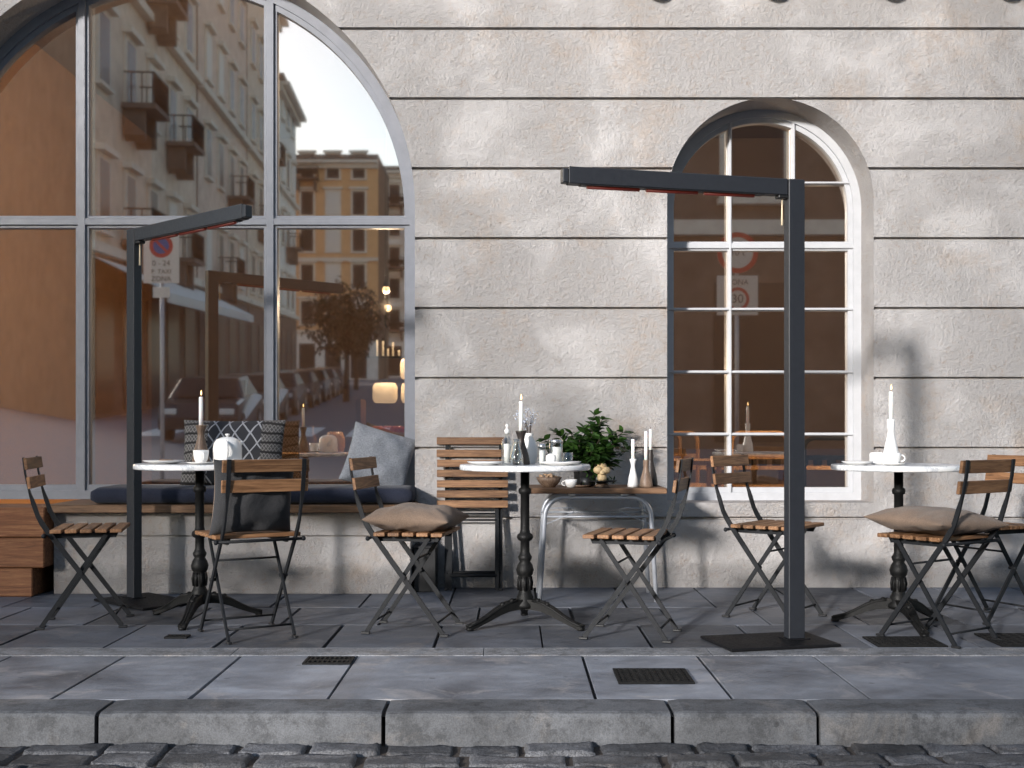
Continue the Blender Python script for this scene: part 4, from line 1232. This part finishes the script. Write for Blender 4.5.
# ------------------------------------------------------------------ the street behind the camera (seen in the glass)
def colr(name, c, **k): return plain(name, c, **k)
M['render_buff'] = colr('buff_render', (0.66, 0.55, 0.45), rough=0.85, nscale=1.5, var=0.2)
M['render_pink'] = colr('pinkish_render', (0.64, 0.51, 0.43), rough=0.85, nscale=1.5, var=0.18)
M['render_orange'] = colr('ochre_render', (0.74, 0.44, 0.22), rough=0.85, nscale=1.5, var=0.1)
M['render_white'] = colr('white_render', (0.78, 0.76, 0.72), rough=0.85, nscale=1.5, var=0.1)
M['brick'] = colr('brown_brick', (0.17, 0.105, 0.07), rough=0.9, nscale=1.2, var=0.2)
M['stone_dark'] = colr('dark_rusticated_stone', (0.14, 0.10, 0.08), rough=0.85, nscale=2, var=0.3)
M['stone_trim'] = colr('pale_stone_trim', (0.70, 0.64, 0.56), rough=0.8, nscale=3)
M['dark_pane'] = colr('dark_window_glass', (0.02, 0.02, 0.022), rough=0.35, spec=0.2)
M['blind'] = colr('white_roller_blind', (0.70, 0.68, 0.64), rough=0.7)
M['canvas'] = colr('white_awning_canvas', (0.80, 0.79, 0.76), rough=0.8, var=0.04)

def street_building(name, label, p0, ang, length, depth_fn, height, wallm, floors, bay, first=4.4, fl=3.7, shear=SL, balc=(), ground=None, seed=1, back=None):
    """local x runs along the street front, local -y away from the street"""
    rnd = random.Random(seed)
    root = empty(name, (p0[0], p0[1], zs(p0[1])), ang); tag(root, label, 'building', 'houses along the street opposite')
    def sh(o):
        for v in o.data.vertices: v.co.z += shear * v.co.x
        return o
    mb = MB()
    d0, d1 = depth_fn
    poly = [(0, 0), (length, 0), (length, -d1), (0, -d0)]
    lo = [mb.bm.verts.new((x, y, -1.5)) for x, y in poly]; hi = [mb.bm.verts.new((x, y, height)) for x, y in poly]
    for k in range(4):
        mb.mi = 0 if k == 0 else 1
        j = (k + 1) % 4; mb._face([lo[k], lo[j], hi[j], hi[k]])
    mb._face(hi); sh(mb.build('wall', [wallm, M['brick']], root))
    mb = MB(); mb.box((length / 2, 0.03, first / 2 - 0.2), (length - 0.02, 0.08, first + 0.2)); sh(mb.build('ground_storey', ground or M['stone_dark'], root))
    mb = MB(); mb.box((length / 2, 0.35, height - 0.3), (length, 1.1, 0.28)); mb.box((length / 2, 0.18, height - 0.65), (length, 0.5, 0.4))
    mb.box((length / 2, 0.12, first + 0.1), (length, 0.3, 0.3)); mb.box((length / 2, 0.14, first + fl * 2), (length, 0.34, 0.3))
    sh(mb.build('cornice', M['stone_trim'], root))
    mb = MB()
    pr_ = [(-0.05, 0.5), (length + 0.05, 0.5), (length + 0.05, -d1), (-0.05, -d0)]
    lo = [mb.bm.verts.new((x, y, height + 0.02)) for x, y in pr_]; hi = [mb.bm.verts.new((x, y, height + 0.4)) for x, y in pr_]
    mb._face(lo); mb._face(hi)
    for k in range(4):
        j = (k + 1) % 4; mb._face([lo[k], lo[j], hi[j], hi[k]])
    sh(mb.build('roof', M['stone_dark'], root))
    nb = int(length / bay)
    off = (length - nb * bay) / 2 + bay / 2
    wp = None
    for f in range(floors):
        z = first + 0.75 + fl * f
        for b in range(nb):
            x = off + b * bay
            m1 = MB(); m1.box((x, 0.045, z + 1.15), (1.5, 0.10, 2.5)); m1.box((x, 0.16, z + 2.48), (1.8, 0.34, 0.2)); m1.box((x, 0.10, z - 0.1), (1.6, 0.22, 0.12))
            w = sh(m1.build('window', M['stone_trim'], root))
            m2 = MB(); m2.box((x, 0.085, z + 1.1), (1.1, 0.04, 2.15)); sh(m2.build('pane', M['blind'] if rnd.random() < 0.35 else M['dark_pane'], w))
            if ((b + f) % 2 == 0) if balc == 'all' else ((f, b) in balc):
                m3 = MB(); m3.box((x, 0.6, z - 0.15), (2.3, 1.1, 0.18))
                for s in (-1, 1): m3.prism([(x + s * 0.8 - 0.12, z - 0.24), (x + s * 0.8 + 0.12, z - 0.24), (x + s * 0.8 + 0.12, z - 1.3), (x + s * 0.8 - 0.12, z - 1.1)], 0.05, 0.75)
                bl = sh(m3.build('balcony', M['stone_dark'], root))
                m4 = MB()
                for s in range(13): m4.cyl((x - 1.1 + 2.2 * s / 12, 1.1, z - 0.06), (x - 1.1 + 2.2 * s / 12, 1.1, z + 0.95), 0.022, n=5)
                for s in (-1, 1):
                    for q in (0.35, 0.7, 1.05): m4.cyl((x + s * 1.1, q, z - 0.06), (x + s * 1.1, q, z + 0.95), 0.022, n=5)
                    m4.box((x + s * 1.1, 0.6, z + 0.97), (0.05, 1.0, 0.05))
                m4.box((x, 1.1, z + 0.97), (2.25, 0.05, 0.05)); m4.box((x, 1.08, z + 0.45), (2.2, 0.03, 0.5))
                sh(m4.build('railing', M['iron'], bl))
    for b in range(nb):
        x = off + b * bay
        m1 = MB(); m1.box((x, 0.09, first * 0.40), (bay * 0.62, 0.04, first * 0.74)); sh(m1.build('shop_window', M['dark_pane'], root))
    return root

fd = math.atan2(-1, -0.085)
FX = 9.9
def front(Yv): return (-FX - 0.085 * Yv, 13.84 - Yv)          # point of the left street front, Yv metres into the reflection
spec = [(34.0, 17.5, 'buff house with heavy black balconies nearest the cafe', M['render_buff'], 26, {(0, 1), (1, 1), (0, 3), (1, 3), (2, 2)}, 0.1, 10.2),
        (51.8, 15, 'pink rendered house second along the street', M['render_pink'], 25, {(0, 1), (1, 2)}, 8, 8),
        (67.1, 14.0, 'buff house third along the street', M['render_buff'], 26, {(1, 1), (2, 2)}, 8, 8),
        (81.4, 13.0, 'white rendered house at the far end of the row', M['render_white'], 22, {(1, 1)}, 9.5, 9.5)]
for i, (Yv, ln, lab, wm, hh, bal, d0, d1) in enumerate(spec):
    street_building('street_house', lab, front(Yv), fd, ln, (d0, d1), hh, wm, 4, 3.4, first=5.2, fl=4.6, balc=bal, seed=i)
street_building('apartment_block', 'ochre apartment block closing the street', (at(288, 0, 106).x, 13.84 - 106), 0.0, 8.4, (9, 9), 20.5, M['render_orange'], 5, 2.4, shear=0, fl=3.4, seed=9, balc={(4, 0)}, ground=M['render_white'])
street_building('apartment_block', 'white apartment block with stacked balconies at the street end', (at(374, 0, 124).x, 13.84 - 124), 0.0, 17, (9, 9), 22.5, M['render_white'], 5, 2.5, shear=0, fl=3.4, seed=10, balc='all', ground=M['render_white'])
street_building('apartment_block', 'plain brown block added beyond the gap at the left to hide sky', (-38.5, -60), 0.0, 11, (8, 8), 34, M['brick'], 6, 3.2, shear=0, seed=14)  # added block, keeps bright sky out of the left pane's reflection
street_building('corner_house', 'dark corner house facing the smaller window', (2.8, -9.5), 0.0, 24, (9, 9), 15.5, M['stone_dark'], 3, 2.8, shear=0, seed=12, balc={(0, 2)})

# awning
a0 = Vector((*front(34.3), 0)); a1 = Vector((*front(52.5), 0))
mb = MB(); nrm = Vector((1, -0.085, 0)).normalized()
def awq(p, out, z): q = p + nrm * out; return Vector((q.x, q.y, zs(p.y) + z))
v = [awq(a0, 0.1, 5.0), awq(a1, 0.1, 5.0), awq(a1, 2.4, 3.9), awq(a0, 2.4, 3.9)]
mb.quad(*v); mb.quad(*[p + Vector((0, 0, -0.03)) for p in v])
w_ = [v[3], v[2], v[2] + Vector((0, 0, -0.32)), v[3] + Vector((0, 0, -0.32))]
mb.quad(*w_); mb.quad(*[p - nrm * 0.03 for p in w_])
tag(mb.build('awning', M['canvas']), 'long white shop awning over the pavement opposite', 'awning')

# parked cars
M['carpaint'] = plain('dark_car_paint', (0.035, 0.035, 0.04), 0.2, 0.3, 0.05)
M['carlight'] = plain('head_lamp_glass', (0.6, 0.6, 0.6), 0.1)
M['tyre'] = plain('rubber', (0.015, 0.015, 0.015), 0.8)
def make_car():
    root = empty('parked_car'); tag(root, 'x', 'car', 'cars parked along the street')
    prof = [(-2.1, 0.28), (-2.15, 0.55), (-2.0, 0.86), (-1.1, 0.95), (-0.6, 1.38), (0.75, 1.43), (1.45, 1.0), (2.0, 0.93), (2.12, 0.6), (2.1, 0.28)]
    mb = MB(); mb.smooth = False
    rings = []
    for s, k in ((-0.86, 0.0), (-0.80, 1.0), (0.80, 1.0), (0.86, 0.0)):
        rings.append([mb.bm.verts.new((x * (1 if k else 0.985), s * (1 if z < 1.0 else 0.80), z if k else (z - 0.04 if z > 0.5 else z))) for x, z in prof])
    for a, b in zip(rings, rings[1:]):
        for i in range(len(prof)):
            j = (i + 1) % len(prof); mb._face([a[i], a[j], b[j], b[i]])
    mb._face(rings[0]); mb._face(rings[-1][::-1]); mb.build('body', M['carpaint'], root)
    mb = MB()
    for s in (-1, 1):
        mb.quad((-0.95, s * 0.83, 0.99), (1.3, s * 0.83, 1.0), (0.72, s * 0.70, 1.35), (-0.5, s * 0.70, 1.33))
    mb.quad((-1.12, -0.66, 0.985), (-1.12, 0.66, 0.985), (-0.63, 0.60, 1.385), (-0.63, -0.60, 1.385)); mb.quad((1.46, -0.66, 1.02), (1.46, 0.66, 1.02), (0.80, 0.60, 1.42), (0.80, -0.60, 1.42))
    mb.build('glazing', M['dark_pane'], root)
    for x in (-1.35, 1.3):
        for s in (-1, 1):
            mb = MB(); mb.cyl((x, s * 0.70, 0.31), (x, s * 0.88, 0.31), 0.31, n=20); w = mb.build('wheel', M['tyre'], root)
            mb = MB(); mb.cyl((x, s * 0.875, 0.31), (x, s * 0.89, 0.31), 0.19, n=16); mb.build('rim', M['chrome'], w)
    for s in (-1, 1):
        mb = MB(); mb.box((-2.1, s * 0.62, 0.68), (0.08, 0.32, 0.13), ch=0.02); mb.build('headlight', M['carlight'], root)
    return root
car = make_car()
clabs = ['dark car parked nearest the crossing', 'second dark car parked along the street', 'third dark car in the parked row', 'fourth dark car in the parked row', 'fifth dark car in the parked row', 'sixth dark car in the parked row', 'farthest dark car in the parked row']
for i, lab in enumerate(clabs):
    o = car if i == 0 else copy_tree(car)
    Yv = 27.0 + 5.9 * i
    Yr = 13.84 - Yv
    o.location = (-4.75 - 0.085 * Yv, Yr, zs(Yr) + 0.01)
    o.rotation_euler = (0, -math.atan(SL), fd)
    o['label'] = lab

# street tree
def street_tree(x, y, h, r, label):
    root = empty('street_tree', (x, y, zs(y))); tag(root, label, 'tree', 'trees along the street opposite')
    mb = MB(); mb.tube([(0, 0, -0.3), (0.05, 0, h * 0.35), (0.0, 0.1, h * 0.8)], 0.12, 8, rad=[0.16, 0.11, 0.05])
    for k in range(7):
        a = k * 0.9; mb.tube([(0.03, 0, h * 0.4 + 0.1 * k), (r * 0.6 * math.cos(a), r * 0.6 * math.sin(a), h * 0.6 + 0.12 * k)], 0.04, 5)
    mb.build('trunk', M['stem'], root)
    ml = MB(); ml.smooth = True
    for k in range(1900):
        v = Vector((random.gauss(0, 1), random.gauss(0, 1), random.gauss(0, 1))).normalized() * (random.random() ** 0.4)
        nn = 1 + 0.35 * noise.noise(v * 2.3)
        p = Vector((v.x * r * nn, v.y * r * nn, h * 0.72 + v.z * r * 0.95 * nn))
        leaf(ml, p, Vector((random.uniform(-1, 1), random.uniform(-1, 1), random.uniform(-1, .6))), Vector((0, 0, 1)), random.uniform(0.18, 0.34), random.uniform(0.12, 0.2))
    ml.build('crown', M['leaf_brown'], root, recalc=False)
street_tree(-7.3, 13.84 - 50, 5.0, 1.75, 'round dark tree between the parked cars opposite')
street_tree(-9.6, 13.84 - 70, 5.4, 1.6, 'second tree farther up the street')
street_tree(-17.5, -16.0, 10.6, 2.7, 'tall leafy tree added out of view beyond the road to cast shade')  # unseen tree, added to throw shade on the cafe's left side

# signs
M['signgrey'] = plain('sign_plate_white', (0.62, 0.62, 0.60), 0.4, var=0.04)
M['signdark'] = plain('sign_dark_ink', (0.05, 0.04, 0.05), 0.4)
M['signred'] = plain('sign_red', (0.45, 0.03, 0.02), 0.4)
M['signblue'] = plain('sign_blue', (0.03, 0.08, 0.30), 0.4)
def text(s, size, loc, mat, parent, depth=0.002, mirror=True):
    cu = bpy.data.curves.new('lettering', 'FONT'); cu.body = s; cu.size = size; cu.align_x = 'CENTER'; cu.align_y = 'CENTER'; cu.extrude = depth
    cu.materials.append(mat)
    tmp = bpy.data.objects.new('tmp', cu); C.objects.link(tmp)
    bpy.context.view_layer.update()
    me = bpy.data.meshes.new_from_object(tmp.evaluated_get(bpy.context.evaluated_depsgraph_get()))
    bpy.data.objects.remove(tmp)
    o = bpy.data.objects.new('lettering', me); C.objects.link(o); o.parent = parent
    o.location = loc; o.rotation_euler = (PI / 2, 0, 0)
    return o
def disc(r, y0, y1, z, name, mat, parent, r_in=0.0):
    mb = MB()
    if r_in: 
        n = 40
        for k in range(n):
            a, b = 2 * PI * k / n, 2 * PI * (k + 1) / n
            mb.prism([(r * math.cos(a), z + r * math.sin(a)), (r * math.cos(b), z + r * math.sin(b)), (r_in * math.cos(b), z + r_in * math.sin(b)), (r_in * math.cos(a), z + r_in * math.sin(a))], y0, y1)
    else:
        mb.prism([(r * math.cos(2 * PI * k / 40), z + r * math.sin(2 * PI * k / 40)) for k in range(40)], y0, y1)
    return mb.build(name, mat, parent)
e = empty('parking_sign', (-4.62, -1.15, -0.02)); tag(e, 'pale rectangular no parking sign on a thin pole across the road', 'sign')
mb = MB(); mb.cyl((0, -0.04, 0), (0, -0.04, 3.5), 0.028, n=12); mb.build('pole', M['galv'], e)
mb = MB(); mb.box((0, 0, 3.22), (0.47, 0.012, 0.68), ch=0.002); mb.build('sign_plate', M['signgrey'], e)
mb = MB(); mb.box((0, 0, 2.76), (0.22, 0.012, 0.14), ch=0.002); mb.build('lower_plate', M['signgrey'], e)
disc(0.155, 0.008, 0.012, 3.37, 'ring', M['signred'], e, 0.105); disc(0.105, 0.008, 0.011, 3.37, 'disc', M['signblue'], e)
mb = MB(); mb.box((0, 0.013, 3.37), (0.035, 0.004, 0.22), Matrix.Rotation(R(-45), 3, 'Y')); mb.build('slash', M['signred'], e)
text('0 - 24', 0.10, (0, 0.009, 3.14), M['signdark'], e); text('P  TAXI', 0.08, (0, 0.009, 3.03), M['signdark'], e); text('ZONA', 0.09, (0, 0.009, 2.935), M['signdark'], e)
e = empty('speed_limit_sign', (2.97, -1.15, -0.02)); tag(e, 'speed limit 30 zone plate under a round sign on one pole', 'sign')
mb = MB(); mb.cyl((0, -0.04, 0), (0, -0.04, 3.55), 0.028, n=12); mb.build('pole', M['galv'], e)
disc(0.27, 0.0, 0.012, 3.28, 'round_plate', M['signgrey'], e); disc(0.27, 0.013, 0.017, 3.28, 'ring', M['signred'], e, 0.205)
text('10 t', 0.12, (0, 0.014, 3.28), M['signdark'], e)
mb = MB(); mb.box((0, 0, 2.72), (0.54, 0.012, 0.52), ch=0.002); mb.build('sign_plate', M['signgrey'], e)
disc(0.155, 0.008, 0.012, 2.67, 'ring', M['signred'], e, 0.115)
text('30', 0.16, (0, 0.009, 2.67), M['signdark'], e); text('ZONA', 0.10, (0, 0.009, 2.89), M['signdark'], e)

# ------------------------------------------------------------------ camera, light, sky
cam = bpy.data.cameras.new('camera'); co = bpy.data.objects.new('camera', cam); C.objects.link(co)
co.location = (0, 0, H); co.rotation_euler = (PI / 2, 0, 0)
cam.sensor_width = 36; cam.sensor_fit = 'HORIZONTAL'; cam.lens = 36 * F / 1024
cam.shift_y = (431 - 384) / 1024 ; cam.clip_end = 2000; cam.clip_start = 0.05
bpy.context.scene.camera = co

AZ, EL = R(33), R(15)
d = Vector((math.sin(AZ) * math.cos(EL), math.cos(AZ) * math.cos(EL), -math.sin(EL)))
sl = bpy.data.lights.new('sun', 'SUN'); sl.energy = 4.1; sl.angle = R(4.5); sl.color = (1, 0.965, 0.935)
so = bpy.data.objects.new('sun', sl); C.objects.link(so); so.rotation_euler = d.to_track_quat('-Z', 'Y').to_euler(); so.location = (-6, -8, 6)

w = bpy.data.worlds.new('World'); bpy.context.scene.world = w; w.use_nodes = True
nt = w.node_tree; nt.nodes.clear()
sk = nt.nodes.new('ShaderNodeTexSky'); sk.sky_type = 'NISHITA'; sk.sun_disc = False; sk.sun_elevation = EL; sk.sun_rotation = PI + AZ
sk.air_density = 1.0; sk.dust_density = 0.7; sk.ozone_density = 1.0; sk.altitude = 100
bg = nt.nodes.new('ShaderNodeBackground'); bg.inputs[1].default_value = 0.15
wo = nt.nodes.new('ShaderNodeOutputWorld')
nt.links.new(sk.outputs[0], bg.inputs[0]); nt.links.new(bg.outputs[0], wo.inputs[0])

sc = bpy.context.scene
sc.view_settings.view_transform = 'Standard'; sc.view_settings.look = 'None'; sc.view_settings.exposure = 0.75; sc.view_settings.gamma = 1
sc.cycles.use_denoising = True
sc.cycles.max_bounces = 8; sc.cycles.transparent_max_bounces = 16; sc.cycles.caustics_reflective = False; sc.cycles.caustics_refractive = False
sc.cycles.sample_clamp_indirect = 4
